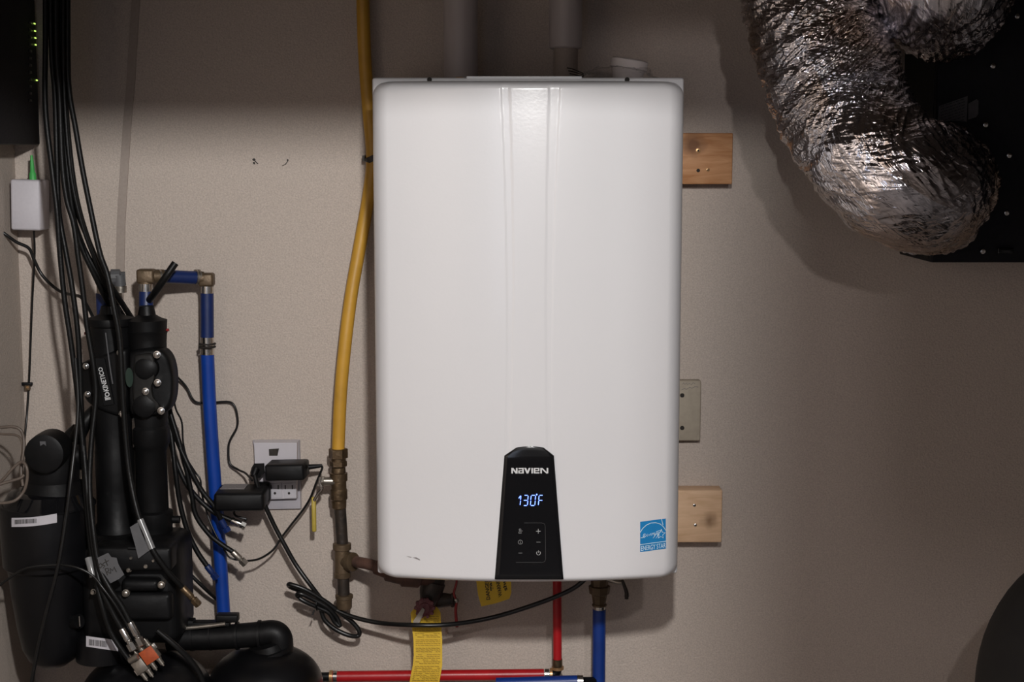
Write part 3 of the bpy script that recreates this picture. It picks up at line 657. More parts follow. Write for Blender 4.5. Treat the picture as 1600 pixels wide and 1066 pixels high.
b = MB(); b.tube(pts([(972, 906, -.092), (975, 914, -.094), (979, 926, -.095), (979, 936, -.095)]), lambda t: .0022 + .0018 * t * (1 if t < .9 else .6), n=10); b.build('lever', M_iron, cp)
h2 = thing('cold_branch_pipe', 'blue horizontal pipe at the bottom edge below the red pipe', 'pipe', P(845, 1066, -.10))
b = MB(); b.cyl(P(775, 1069, -.09), P(902, 1065, -.09), 9.6 * S(1066, -.09), n=20); b.build('pipe', M_blue2, h2)
b = MB(); b.cyl(P(902, 1065, -.09), P(911, 1065, -.09), 10.2 * S(1066, -.09), n=20); b.build('steel_sleeve', M_steel, h2)
b = MB(); b.cyl(P(911, 1066, -.09), P(928, 1066, -.08), 8 * S(1066, -.09), n=20); b.build('tee', M_black, h2)

# ------------------------------------------------------------------ left blue pipe with elbows
lp = thing('cold_pipe', 'blue pipe with brown elbows, rising from the softener and bending to the filter heads', 'pipe', P(352, 962, -.05))
kb = S(500, -.06)
b = MB(); b.tube(pts([(324, 552, -.055), (328, 640, -.052), (336, 760, -.05), (344, 870, -.05), (350, 966, -.055)]), 10.6 * kb, n=22); b.build('bright_riser', M_blue, lp)
b = MB(); b.cyl(P(324, 527, -.055), P(323.5, 457, -.055), 10.3 * kb, n=22); b.build('dark_riser', M_blued, lp)
for a_, c_, r_ in (((324, 527, -.055), (324, 540, -.055), 10.8), ((324, 545, -.055), (324, 554, -.055), 11), ((323.5, 447, -.055), (323.5, 458, -.055), 10.8), ((228, 443, -.10), (228, 455, -.10), 11.3)):
    MB().cyl(P(*a_), P(*c_), r_ * kb, n=22).build('steel_sleeve', M_steel, lp)
for y in (537.5, 542): MB().tube([P(324 + 12.2 * math.cos(a_), y, -.055) + V(0, 12.2 * kb * math.sin(a_), 0) for a_ in [q * math.pi / 10 for q in range(21)]], .0016, n=6, raw=True).build('clamp_ring', M_hole, lp)
b = MB(); b.rbox(P(323, 437, -.055), (23 * kb, 23 * kb, 21 * kb), .004); b.cyl(P(318, 435, -.057), P(304, 434, -.06), 10.5 * kb, n=20); b.build('elbow', M_bronze, lp)
b = MB(); b.cyl(P(305, 434, -.061), P(258, 432, -.088), 10.3 * kb, n=22); b.build('cross_run', M_blued, lp)
for x0, Yq in ((305, -.061), (309, -.0585), (252, -.091), (247, -.094)): MB().cyl(P(x0, 433, Yq), P(x0 + 3, 433, Yq + .0018), 12 * kb, n=22).build('crimp_ring', M_steeld, lp)
b = MB(); b.rbox(P(229, 431.5, -.10), (27 * kb, 25 * kb, 22 * kb), .004); b.cyl(P(236, 432, -.099), P(256, 432, -.09), 10.8 * kb, n=20); b.cyl(P(228, 443, -.1), P(228, 440, -.1), 13 * kb, n=20); b.build('elbow', M_bronze, lp)
b = MB(); b.cyl(P(228.5, 455, -.10), P(228, 500, -.11), 10.8 * kb, n=22); b.build('filter_drop', M_blued, lp)
bp2 = thing('cold_pipe', 'dark blue pipe and fitting entering the left filter head behind the cables', 'pipe', P(165, 500, -.11))
b = MB(); b.cyl(P(161, 458, -.11), P(163, 505, -.11), 11 * kb, n=22); b.build('drop', M_blued, bp2)
b = MB(); b.lathe(P(160, 434, -.09), (1, 0.2, 0), [(0, 9 * kb), (12 * kb, 10 * kb), (13 * kb, 13 * kb), (26 * kb, 13 * kb), (28 * kb, 9 * kb), (34 * kb, 9 * kb)], 14); b.cyl(P(186, 430, -.09), P(188, 447, -.09), 9 * kb, n=16)
b.build('grey_fitting', M_tape, bp2, smooth=25)
MB().cyl(P(163, 446, -.11), P(163, 460, -.11), 11.5 * kb, n=20).build('steel_sleeve', M_steeld, bp2); MB().cyl(P(188, 447, -.09), P(188, 457, -.09), 9.5 * kb, n=20).build('steel_sleeve', M_steeld, bp2)
o = MB().tube(pts([(274, 411, -.135), (258, 434, -.14), (240, 460, -.125), (226, 478, -.09)]), 5.6 * kb, n=12).build('cut_cable_end', M_cable); tag(o, 'short black cut cable end poking up across the blue cross pipe', 'cable')

# ------------------------------------------------------------------ twin head water filter
Yf = -.145; kf = S(620, Yf)
fl_ = thing('water_filter', 'black twin head water filter column with white lettering, behind the hanging cables', 'water filter', P(200, 850, Yf))
def col(name, px, prof_, m=M_black, Y=Yf, n=32, parent=None):
    """prof_: (py, radius in photo px), top to bottom"""
    c = [(Z(y, Y), r * S(y, Y)) for y, r in prof_]; zb = c[-1][0]; x = X(px, prof_[0][0], Y)
    return MB().lathe((x, Y, zb), (0, 0, 1), [(q - zb, r) for q, r in reversed(c)], n).build(name, m, parent or fl_, smooth=35)
col('left_head', 172, [(478, 14), (490, 16), (494, 24), (497, 36), (502, 37), (508, 36), (510, 33), (560, 33), (600, 34), (660, 31), (700, 30), (704, 31), (760, 30), (815, 30), (822, 34), (850, 34)])
col('right_head', 229, [(478, 11), (492, 14), (497, 22), (500, 31), (516, 30), (518, 31.5), (522, 30), (535, 29), (560, 29), (650, 28), (664, 27), (668, 30), (690, 30), (698, 27), (705, 24), (796, 25), (799, 31), (817, 32), (821, 30), (850, 31)])
b = MB(); q = pts([(200, 552, Yf - .037), (216, 546, Yf - .04), (246, 545, Yf - .04), (262, 556, Yf - .036), (270, 580, Yf - .03), (271, 615, Yf - .03), (264, 640, Yf - .036), (245, 651, Yf - .04), (215, 650, Yf - .04), (200, 640, Yf - .037)])
b.pillow(q, .035); b.build('right_cover', M_black, fl_)
b = MB(); pr = pts([(210, 556, Yf - .048), (232, 553, Yf - .05), (240, 562, Yf - .05), (241, 590, Yf - .05), (236, 606, Yf - .05), (240, 625, Yf - .049), (250, 638, Yf - .046), (236, 645, Yf - .047), (212, 643, Yf - .047), (206, 600, Yf - .047)]); b.pillow(pr, .014); b.build('cover_ridge', M_dust, fl_)
b = MB(); b.lathe(P(232, 574, Yf - .03), (0, -1, 0), [(0, .02), (.018, .018), (.022, .012)], 24); b.lathe(P(229, 632, Yf - .03), (0, -1, 0), [(0, .02), (.017, .018), (.02, .012)], 24); b.build('cover_boss', M_black, fl_)
b = MB(); q = pts([(126, 568, Yf - .03), (140, 562, Yf - .036), (190, 545, Yf - .038), (200, 560, Yf - .037), (198, 640, Yf - .037), (185, 652, Yf - .038), (150, 640, Yf - .037), (132, 625, Yf - .03), (125, 600, Yf - .028)]); b.pillow(q, .03); b.build('left_cover', M_black, fl_)
for px, py in ((244, 555), (245, 599), (226, 612.5), (250.5, 643)):
    b = MB(); c = P(px, py, Yf - .058); b.lathe(c, (0, 1, 0), [(0, .003), (.0008, .0042), (.005, .0045), (.0052, .0058), (.0065, .0058), (.02, .003)], 16); b.build('bolt', M_steel, fl_)
for px, py in ((133, 573), (135.5, 617), (186, 552), (189, 648)):
    b = MB(); c = P(px, py, Yf - .045); b.lathe(c, (0, 1, 0), [(0, .003), (.0008, .004), (.004, .0042), (.0042, .005), (.006, .005), (.02, .003)], 16); b.build('bolt', M_steel, fl_)
b = MB(); c = P(202, 590, Yf - .052); b.add([c + V(6 * kf * math.cos(a_), 0, 15 * kf * math.sin(a_)) for a_ in [q * math.pi / 12 for q in range(24)]], [tuple(range(24))]); b.v += []; b.build('badge', M_teal, fl_, smooth=0)
b = MB(); b.slab(pts([(147, 560, Yf - .041), (163, 560, Yf - .041), (178, 632, Yf - .041), (162, 634, Yf - .041)]), .01); b.build('name_plate', M_black, fl_)
sk = lambda x, y: P(x, y, Yf - .0418)
kt = []; TLs, TRs, BRs, BLs = (161.8, 612), (153, 575), (159.5, 573.5), (170.2, 611)
text_on('white_lettering', [('KINETICO', [TLs, TRs, BRs, BLs], .02)], sk, M_print, fl_)
lines_on('white_emblem', [[(164.5, 625), (173, 623.5)], [(164, 623), (172.5, 621.5)], [(163.6, 621), (166, 620.5)], circ(167.5, 616.5, 3.0)], sk, M_print, fl_, .0009)
b = MB(); b.cyl(P(258, 516, Yf), P(264, 515.5, Yf), .0022, n=8); b.cyl(P(132, 521, Yf), P(139, 521, Yf), .0022, n=8); b.build('red_pin', M_redh, fl_)
b = MB(); b.cyl(P(262, 812, Yf), P(281, 812, Yf), 6 * kf, n=14); b.build('side_knob', M_black, fl_)
b = MB(); b.tube(pts([(165, 520, Yf - .036), (168, 545, Yf - .037), (172, 575, Yf - .039), (176, 600, Yf - .042)]), .0012, n=6); b.build('moulded_ridge', M_tape, fl_)
b = MB(); b.slab(pts([(206, 655, Yf - .02), (212, 652, Yf - .02), (214, 690, Yf - .02), (208, 700, Yf - .02)]), .01); b.build('link_tab', M_iron, fl_)
b = MB(); b.tube(pts([(150, 640, Yf), (133, 660, Yf - .01), (118, 690, Yf - .01), (112, 705, Yf - .01)]), lambda t: (10 + 4 * t) * kf, n=16); b.build('side_arm', M_black, fl_)
b = MB(); b.tube(pts([(124, 672, Yf + .0), (114, 683, Yf), (104, 697, Yf)]), lambda t: (13 + 3 * t) * kf, n=16); b.build('arm_collar', M_black, fl_)

# softener control head, its barcode, and tanks
sv2 = thing('softener_valve', 'black bolted softener valve under the twin filter, above the barcode label', 'valve head', P(205, 1000, -.2))
b = MB(); c0, c1 = P(136, 1000, -.2), P(284, 842, -.2)
b.rbox(((c0.x + c1.x) / 2, -.17, (c0.z + c1.z) / 2), (c1.x - c0.x, .13, c1.z - c0.z), .02); b.build('housing', M_black, sv2)
b = MB(); b.rbox(P(212, 868, -.235), (120 * kf, .05, 38 * kf), .006); b.build('upper_block', M_black, sv2)
b = MB(); b.rbox(P(222, 912, -.24), (58 * kf, .03, 20 * kf), .008); b.rbox(P(222, 945, -.235), (96 * kf, .03, 44 * kf), .008); b.build('front_ridge', M_black, sv2)
for px, py, r in ((144, 927, .004), (195, 929, .0055), (250.5, 916, .0052), (200, 892, .004), (227, 886, .004), (204, 873, .003), (239, 877, .003)):
    MB().lathe(P(px, py, -.263), (0, 1, 0), [(0, r * .6), (.001, r * .85), (.006, r * .9), (.0062, r * 1.1), (.008, r * 1.1), (.03, r * .6)], 12).build('bolt', M_steeld, sv2)
b = MB(); b.tube(pts([(200, 857, -.262), (240, 858, -.262)]), .002, n=6); b.build('bar', M_black, sv2)
tk = thing('softener_tank', 'black tank with a white barcode label under the softener head', 'tank', P(215, 1110, -.2))
def dome(parent, name, px, top, rpx, hpx, Y, extra, m=M_tank):
    k_ = S(top, Y); x = X(px, top, Y); zt = Z(top, Y); pr = []
    for i in range(0, 15):
        a_ = math.pi / 2 * i / 14; pr.append((-hpx * k_ * (1 - math.cos(a_)), rpx * k_ * math.sin(a_) + .0001))
    pr.append((-hpx * k_ - extra, rpx * k_)); pr = [(q - pr[-1][0], r) for q, r in reversed(pr)]
    return MB().lathe((x, Y, zt - hpx * k_ - extra), (0, 0, 1), pr, 48).build(name, m, parent)
dome(tk, 'neck', 160, 975, 42, 26, -.2, .03)
dome(tk, 'shell', 228, 1022, 100, 60, -.2, .62)
def lsurf(xc, yc, R_):
    def f(px, py, off=0.0):
        d = P(px, py, yc) - CAM; ox, oy = CAM.x - xc, CAM.y - yc; rr = R_ + off
        A = d.x ** 2 + d.y ** 2; B = 2 * (ox * d.x + oy * d.y); C_ = ox ** 2 + oy ** 2 - rr * rr
        t = (-B - math.sqrt(max(B * B - 4 * A * C_, 0))) / (2 * A); return CAM + d * t
    return f
lf = lsurf(X(160, 975, -.2), -.2, 42 * S(975, -.2) + .0008)
arr = np.array([[tuple(lf(134.5 + 50 * i / 10, y0 + (i / 10) * dy_)) for i in range(11)] for y0, dy_ in ((994, 7), (1000, 9), (1006, 9), (1010.5, 7.5))])
lb = grid_mesh('barcode_label', arr, M_label, tk)
def bars(x0, x1, ya, yb, slope, f, parent):
    q = []; x = x0
    while x < x1:
        w_ = random.choice([.5, .9, 1.3]); q.append([(x, ya + (x - x0) * slope), (x + w_, ya + (x - x0) * slope), (x + w_, yb + (x - x0) * slope), (x, yb + (x - x0) * slope)]); x += w_ + random.choice([.5, .8])
    b = MB()
    for z_ in q: b.add([f(*p) for p in z_], [(0, 1, 2, 3)])
    return b.build('barcode', M_ink, parent, smooth=0)
bars(139, 167, 999, 1008.5, .12, lambda x, y: lf(x, y, .0006), lb)

# left canister
cn = thing('filter_canister', 'black filter canister with a white barcode label at the far left', 'canister', P(72, 1043, -.2))
Yk = -.205
def colk(name, px, prof_, m=M_black, Y=Yk): return col(name, px, prof_, m, Y, 40, cn)
colk('bowl', 73, [(780, 60), (786, 71), (800, 72), (835, 71), (880, 69), (885, 63), (930, 58), (980, 51), (1010, 45), (1028, 36), (1038, 22), (1042, 4)], M_tank)
colk('rim', 75, [(764, 48), (768, 60), (779, 66), (787, 72), (790, 72)], M_blackg)
colk('cap', 82, [(696, 36), (700, 40), (718, 42), (740, 44), (750, 42), (768, 52)])
b = MB(); b.lathe(P(68, 710, -.265), (0, 1, 0), [(0, 24 * kf), (.002, 29 * kf), (.02, 30 * kf), (.05, 30 * kf)], 32); b.build('end_disc', M_black, cn)
b = MB(); b.cyl(P(60, 716, -.21), P(125, 712, -.2), 17 * kf, n=26); b.build('port_tube', M_black, cn)
b = MB(); b.slab(pts([(62, 690, -.2665), (71, 690, -.2665), (72, 697, -.2665), (68, 694, -.2665), (63, 697, -.2665)]), .001); b.build('white_mark', M_tape, cn)
b = MB(); b.lathe(P(120, 780, -.2), (-1, 0, 0), [(0, .003), (.003, .006)], 12); b.cyl(P(128, 734, -.21), P(128, 748, -.21), .004, n=12); b.build('clip', M_steeld, cn)
lf2 = lsurf(X(73, 780, Yk), Yk, 72.3 * S(800, Yk) + .0008)
def lab(u, v): return (18 + 71 * u, 809.5 - 7.0 * u + 2.0 * math.sin(u * 3.1) * 1 + 14.2 * v)
arr = np.array([[tuple(lf2(*lab(i / 14, j / 3))) for i in range(15)] for j in range(4)])
lb2 = grid_mesh('barcode_label', arr, M_label, cn)
bars(22.5, 56, 812.5, 819.5, -.06, lambda x, y: lf2(x, y, .0006), lb2)
b = MB(); b.cyl(P(70, 977, -.2), P(124, 971, -.24), 11 * kf, n=20); b.build('drain_stub', M_black, cn)
b = MB(); b.cyl(P(124, 963, -.255), P(125, 979, -.255), .0012, n=8); b.build('stub_clip', M_steel, cn)

# bypass pipe and right dome tank
by = thing('bypass_pipe', 'thick black plastic pipe with an elbow running right from the softener head', 'pipe', P(360, 1015, -.16))
Yb = -.16; kq = S(1000, Yb)
b = MB(); b.tube(pts([(262, 998, Yb), (330, 997, Yb), (395, 992, Yb), (425, 989, Yb), (436, 996, Yb), (438, 1012, Yb), (438, 1030, Yb)]), lambda t: (18.5 + 2.5 * t) * kq, n=30); b.build('pipe', M_black, by)
b = MB()
for x0, x1, r in ((298, 303, 20.5), (328, 331, 21), (369, 373, 22), (404, 408, 23)): b.cyl(P(x0, 997 - (x0 - 300) * .045, Yb), P(x1, 997 - (x1 - 300) * .045, Yb), r * kq, n=30)
b.build('joint_ring', M_black, by)
b = MB(); b.tube(pts([(288, 982, Yb - .014), (320, 979, Yb - .014), (352, 975, Yb - .014)]), .0035, n=10); b.build('strap_rod', M_steeld, by)
b = MB(); b.rbox(P(294, 972, Yb), (21 * kq, .02, 9 * kq), .002); b.rbox(P(356, 965, Yb), (34 * kq, .02, 12 * kq), .002); b.rbox(P(325, 974, Yb), (70 * kq, .02, 6 * kq), .001); b.build('bracket', M_black, by)
dt = thing('dome_tank', 'black dome-topped tank with a ringed neck under the bypass pipe', 'tank', P(414, 1110, Yb))
dome(dt, 'shell', 414, 1010, 89, 62, Yb, .62)
b = MB(); x = X(424, 1010, Yb)
b.lathe((x, Yb, Z(1030, Yb)), (-.25, 0, 1), [(0, 34 * kq), (8 * kq, 34 * kq), (9 * kq, 36 * kq), (15 * kq, 36 * kq), (16 * kq, 31 * kq), (26 * kq, 29 * kq), (28 * kq, 24 * kq)], 36); b.build('neck_ring', M_black, dt)
rt = thing('storage_tank', 'large dark round-topped tank at the bottom right edge', 'tank', P(1720, 1066, -.45))
dome(rt, 'shell', 1736, 852, 196, 250, -.45, .70, mat('dark_tank', (0.014, 0.0135, 0.0135), 0.7, var=.3, vscale=30, bump=.2, bscale=80))
dome(rt, 'cap', 1736, 842, 30, 20, -.45, .02, M_black)

# ------------------------------------------------------------------ network gear on the left
sw = thing('network_switch', 'black network box with small green lights at the top left corner', 'network box', P(20, 226, -.2))
sx1 = X(62, 200, -.012); zsw = Z(226, -.03)
b = MB(); b.rbox(((XL + sx1) / 2 + .0005, -.141, zsw + .2), (sx1 - XL - .001, .256, .40), .002); b.build('case', M_hvac, sw)
def side(px, py):
    lo, hi = -.4, 0.0
    for _ in range(40):
        m_ = (lo + hi) / 2
        if X(px, py, m_) < sx1: hi = m_
        else: lo = m_
    return P(px, py, lo)
for i, (x_, y) in enumerate([(53.5, 37), (54.3, 48.5), (54.8, 59.5), (55.2, 70), (57, 125.5)]):
    b = MB(); b.rbox(side(x_, y) + V(.0006, 0, 0), (.001, .008, .0022), .0005); b.build('indicator_light', M_gled, sw)
b = MB()
for y in range(36, 160, 11): b.rbox(side(47, y) + V(.0004, 0, 0), (.001, .016, .0045), .0004)
b.build('port', M_blackg, sw, kind='stuff')
ob = thing('fiber_box', 'small white plastic box with a green plug on the left wall corner', 'network box', P(40, 362, -.05))
a = P(16, 361, -.06); c = P(63, 280, -.06)
Rm = Matrix.Rotation(math.radians(1.5), 3, 'Y')
b = MB(); b.rbox(((a.x + c.x) / 2, -.033, (a.z + c.z) / 2), ((c.x - a.x) * .93, .055, (c.z - a.z) * .98), .004, Rm); b.build('case', M_ont, ob)
b = MB(); b.lathe(P(51.5, 281, -.045), (-.02, 0, 1), [(0, .006), (10 * kb, .0055), (12 * kb, .004), (32 * kb, .0026), (38 * kb, .002)], 10); b.build('green_plug', M_green, ob)

def cable(name, label, cat, L, r, m=M_cable, group=None, conn=None, n=10):
    if conn:
        t = thing(name, label, cat, P(*L[0]), group); MB().tube(pts(L), r, n=n).build('jacket', m, t)
        for (a_, c_, kind) in conn:
            A, B = P(*a_), P(*c_); d = (B - A); mm = {'s': M_steel, 'd': M_steeld, 'b': M_brass, 'k': M_blued, 'o': M_copper}[kind]
            MB().lathe(A, d, [(0, r * 1.05), (d.length * .04, r * 1.25), (d.length * .55, r * 1.25), (d.length * .58, r * 1.0), (d.length * .68, r * 1.0)], 16).build('connector_sleeve', mm, t)
            MB().lathe(A + d * .66, d, [(0, r * 1.3), (d.length * .02, r * 1.55), (d.length * .32, r * 1.55), (d.length * .34, r * 1.3), (d.length * .345, r * .8), (d.length * .25, r * .7)], 6).build('connector_nut', mm, t, smooth=20)
        return t
    o = MB().tube(pts(L), r, n=n).build(name, m); tag(o, label, cat, group); return o
rc = .0043; G = 'coaxial cables hanging from the ceiling'
cable('coaxial_cable', 'leftmost hanging coaxial cable, running down to the left of the splitters', 'cable',
      [(71, -570, -.21), (71, -350, -.21), (71, -150, -.21), (71, 60, -.21), (71, 170, -.21), (82, 270, -.215), (89, 330, -.22), (94, 400, -.22), (101, 470, -.22), (110, 530, -.22), (119, 600, -.22), (128, 680, -.225), (133, 760, -.235), (139, 830, -.25), (147, 890, -.275), (158, 940, -.285), (172, 985, -.285), (190, 1015, -.285), (205, 1035, -.285)], rc, group=G)
cable('coaxial_cable', 'second hanging coaxial cable from the left, ending in a steel connector above the splitter', 'cable',
      [(79, -570, -.205), (79, -350, -.205), (79, -150, -.205), (80, 60, -.205), (86, 150, -.205), (89, 250, -.205), (92, 330, -.205), (103, 395, -.21), (112, 445, -.215), (121, 514, -.215), (125, 580, -.215), (128, 660, -.22), (134, 740, -.235), (141, 820, -.255), (148, 870, -.275), (157, 915, -.29), (175, 955, -.29), (190, 982, -.29)], rc, group=G, conn=[((190, 982, -.29), (209, 1016, -.29), 's')])
cable('coaxial_cable', 'hanging coaxial cable passing in front of the left filter head and down to the splitter', 'cable',
      [(87, -570, -.215), (87, -350, -.215), (87, -150, -.215), (88, 60, -.215), (93, 150, -.215), (97, 250, -.215), (104, 310, -.215), (115, 350, -.215), (122, 400, -.215), (129, 450, -.215), (136, 510, -.215), (146, 570, -.215), (150, 620, -.215), (143, 690, -.225), (140, 760, -.24), (146, 830, -.265), (155, 885, -.29), (172, 920, -.30), (190, 947, -.30), (203, 972, -.30)], rc, group=G, conn=[((203, 972, -.30), (222, 1008, -.295), 's')])
cable('coaxial_cable', 'rightmost hanging coaxial cable, crossing the filter with a grey tape flag and loose gold connector', 'cable',
      [(106, -570, -.205), (106, -350, -.205), (106, -150, -.205), (106, 60, -.205), (108, 140, -.205), (118, 200, -.21), (129, 265, -.215), (142, 330, -.22), (156, 395, -.225), (168, 430, -.23), (178, 480, -.235), (187, 530, -.235), (191, 600, -.235), (196, 680, -.235), (203, 745, -.24), (217, 808, -.255), (238, 858, -.265), (262, 893, -.26), (285, 918, -.25)], rc, group=G, conn=[((285, 918, -.25), (311, 946, -.245), 'b')])
fan = [
 ('fanned coaxial cable ending in a grey connector just right of the blue riser', [(102, -570, -.195), (102, -350, -.195), (102, -150, -.195), (101, 80, -.195), (104, 180, -.195), (116, 290, -.195), (133, 360, -.19), (155, 415, -.18), (182, 460, -.15), (212, 510, -.085), (245, 570, -.07), (266, 645, -.09), (286, 712, -.10), (299, 770, -.10), (306, 805, -.10), (326, 834, -.10), (345, 850, -.10), (363, 862, -.10)], ((363, 862, -.10), (384, 882, -.095), 'd')),
 ('fanned coaxial cable ending in a dark blue connector left of the blue riser', [(96, -570, -.2), (96, -350, -.2), (96, -150, -.2), (96, 80, -.2), (100, 190, -.2), (108, 290, -.2), (122, 370, -.19), (150, 435, -.175), (172, 478, -.14), (205, 520, -.08), (240, 580, -.06), (264, 660, -.085), (274, 735, -.10), (281, 785, -.10), (293, 830, -.10), (308, 862, -.10), (323, 884, -.10)], ((323, 884, -.10), (338, 904, -.095), 'k')),
 ('fanned coaxial cable ending in a bright steel connector below the left power adapter', [(84, -570, -.195), (84, -350, -.195), (84, -150, -.195), (84, 80, -.195), (92, 190, -.195), (104, 300, -.195), (128, 380, -.185), (160, 440, -.17), (190, 490, -.11), (222, 540, -.07), (250, 610, -.06), (266, 690, -.08), (284, 742, -.09), (303, 772, -.09), (333, 800, -.09), (361, 813, -.09)], ((361, 813, -.09), (384, 822, -.088), 's')),
 ('fanned coaxial cable with a dark connector lying on the front of the blue riser', [(91, -570, -.19), (91, -350, -.19), (91, -150, -.19), (91, 80, -.19), (97, 190, -.19), (112, 300, -.19), (138, 375, -.185), (168, 440, -.165), (195, 480, -.12), (225, 530, -.07), (252, 600, -.065), (270, 670, -.09), (294, 727, -.105), (314, 765, -.105), (335, 792, -.105), (345, 812, -.10)], ((345, 812, -.10), (356, 831, -.098), 'k')),
]
for lab_, L, cn_ in fan: cable('coaxial_cable', lab_, 'cable', L, rc, group=G, conn=[cn_])
cable('coaxial_cable', 'hanging coaxial cable ending low behind the blue riser', 'cable',
      [(100, -570, -.21), (100, -350, -.21), (100, -150, -.21), (99, 80, -.21), (103, 190, -.21), (112, 280, -.21), (128, 350, -.205), (150, 410, -.19), (176, 465, -.15), (200, 520, -.08), (230, 640, -.06), (250, 780, -.06), (268, 862, -.06), (290, 890, -.05), (318, 918, -.045), (340, 938, -.03)], .0032, group=G)

# tape flags
t = thing('tape_flag', 'grey tape flag wrapped around the cable in front of the filter, above the lettered one', 'tape', P(222, 870, -.26))
b = MB(); b.tube(pts([(219, 812, -.256), (238, 858, -.266)]), .0052, n=12, sub=4); b.build('sleeve', M_shrink, t)
b = MB(); b.slab(pts([(203, 824, -.258), (219, 814, -.258), (238, 858, -.266), (231, 862, -.266), (216, 873, -.268), (211, 852, -.264)]), .0008); b.build('flag', M_tape, t)
t = thing('tape_flag', 'grey tape flag with handwritten black letters on the softener head', 'tape', P(175, 915, -.295))
q = [(152, 872), (169, 864), (174, 871), (182, 872), (185, 882), (194, 898), (186, 905), (166, 915), (158, 900)]
b = MB(); b.slab([P(x, y, -.297) for x, y in q], .0008); b.build('flag', M_tape, t)
lines_on('handwriting', [[(156, 881), (154, 885), (157, 888), (160, 884), (157, 880)], [(163, 879), (160, 882), (164, 885), (161, 888)], [(164, 874), (168, 884)], [(162, 880), (170, 876)],
                         [(164, 889), (168, 899)], [(164, 889), (169, 888), (170, 892), (166, 894), (173, 896)], [(173, 896), (172, 888), (176, 892), (178, 886), (182, 894)]], lambda x, y: P(x, y, -.2976), M_ink, t, .0006)
t = thing('cable_sleeve', 'clear shiny sleeve around the cables on the left of the lettered tape', 'sleeve', P(140, 890, -.28))
MB().tube(pts([(138, 872, -.272), (142, 887, -.278), (146, 902, -.282)]), .0056, n=12).build('tube', M_shrink, t)

# splitters
def splitter(cx, cy, Y, ang, w_, h_, label, front, flabel):
    c = P(cx, cy, Y); t = thing('cable_splitter', label, 'splitter', c); R = Matrix.Rotation(math.radians(ang), 3, 'Y')
    MB().rbox(c, (w_, .014, h_), .0015, R).build('body', M_steeld, t)
    if front: MB().rbox(c - V(0, .0076, 0), (w_ * .96, .0012, h_ * .96), .0004, R).build('face_label', flabel, t)
    for sx in (-1, 1):
        a_ = c + R @ V(sx * (w_ / 2 + .0005), 0, h_ * .28 * sx); MB().rbox(a_, (.007, .003, .010), .001, R).build('mounting_ear', M_steel, t)
    def port(x0, z0, dz, ln):
        a_ = c + R @ V(x0, 0, z0); d = R @ V(0, 0, dz); MB().lathe(a_, d, [(0, .0045), (.003, .0045), (.0031, .0036), (ln, .0036), (ln, .0018), (ln + .003, .0016)], 12).build('threaded_port', M_steeld, t)
    port(-w_ * .27, h_ / 2, 1, .010); port(w_ * .27, h_ / 2, 1, .010); port(-w_ * .27, -h_ / 2, -1, .012); port(w_ * .27, -h_ / 2, -1, .012)
    return t
splitter(234.5, 1022, -.285, -34, .024, .024, 'cable splitter with an orange label, upper right of the pair', True, M_orange)
splitter(219.5, 1040, -.283, -34, .020, .022, 'bare metal cable splitter beside the orange labelled one', False, None)
b = MB(); b.lathe(P(202, 1033, -.295), P(218, 1024, -.3) - P(202, 1033, -.295), [(0, .004), (.001, .005), (.016, .005), (.017, .0035)], 12); o = b.build('ground_block', M_steeld); tag(o, 'small nickel coupling lying across the metal splitter', 'coupling')

# thin leads
cable('thin_cord', 'thin black cord dropping from the white box past a wall clip', 'cord', [(53, 361, -.04), (54, 400, -.03), (50, 480, -.015), (47, 560, -.01), (45, 604, -.008), (42, 650, -.012), (38, 690, -.03), (33, 730, -.06), (36, 780, -.10)], .0018, M_cord)
t = thing('wall_clip', 'small cable clip with a reddish screw on the left wall corner', 'clip', P(43, 608, -.008))
MB().rbox(P(42, 600, -.008), (18 * kb, .006, 5 * kb), .001).build('clip_bar', M_black, t); MB().rbox(P(43, 606, -.009), (9 * kb, .008, 9 * kb), .002).build('clip_body', M_bronze, t)
MB().lathe(P(42.5, 605.5, -.0145), (0, 1, 0), [(0, .0018), (.0012, .0024)], 12).build('screw', M_copper, t)
cable('thin_cord', 'black cord sweeping from the left edge under the white box to the cables', 'cord', [(-20, 350, -.07), (5, 364, -.07), (25, 378, -.06), (45, 388, -.05), (53, 405, -.045), (66, 430, -.04), (90, 453, -.05), (112, 461, -.08), (128, 466, -.11), (145, 495, -.10), (156, 525, -.1)], .0027, M_cord)
cable('thin_cord', 'thin black cord arching across the lower canister to the splitter', 'cord', [(-10, 922, -.285), (20, 900, -.29), (45, 887, -.295), (90, 883, -.295), (120, 887, -.30), (145, 900, -.30), (160, 918, -.305), (180, 945, -.305), (205, 985, -.30), (225, 1008, -.297)], .0019, M_cord)
cable('thin_cord', 'black cord running straight down in front of the left canister', 'cord', [(118, 560, -.22), (122, 640, -.25), (112, 740, -.29), (102, 820, -.30), (90, 890, -.305), (72, 960, -.30), (58, 1020, -.295), (45, 1090, -.29)], .003, M_cord)
cable('thin_cord', 'thin black cord passing behind the blue riser and down to the outlet', 'cord', [(258, 575, -.06), (268, 584, -.03), (280, 592, -.02), (292, 606, -.015), (300, 622, -.015), (308, 629, -.012), (325, 630, -.008), (355, 628, -.010), (366, 634, -.012), (371, 652, -.012), (370, 668, -.012), (360, 687, -.012), (357, 700, -.012), (359, 724, -.014), (372, 734, -.02), (384, 740, -.04), (394, 751, -.07)], .0019, M_cord)
cable('thin_cord', 'thin black cord hugging the right side of the filter column', 'cord', [(258, 560, -.10), (266, 590, -.09), (271, 620, -.085), (275, 640, -.08), (284, 660, -.075), (286, 690, -.075), (292, 716, -.07), (305, 738, -.06), (313, 750, -.06), (316, 775, -.06), (330, 820, -.07), (352, 862, -.085), (362, 873, -.09), (384, 877, -.085)], .0016, M_cord)
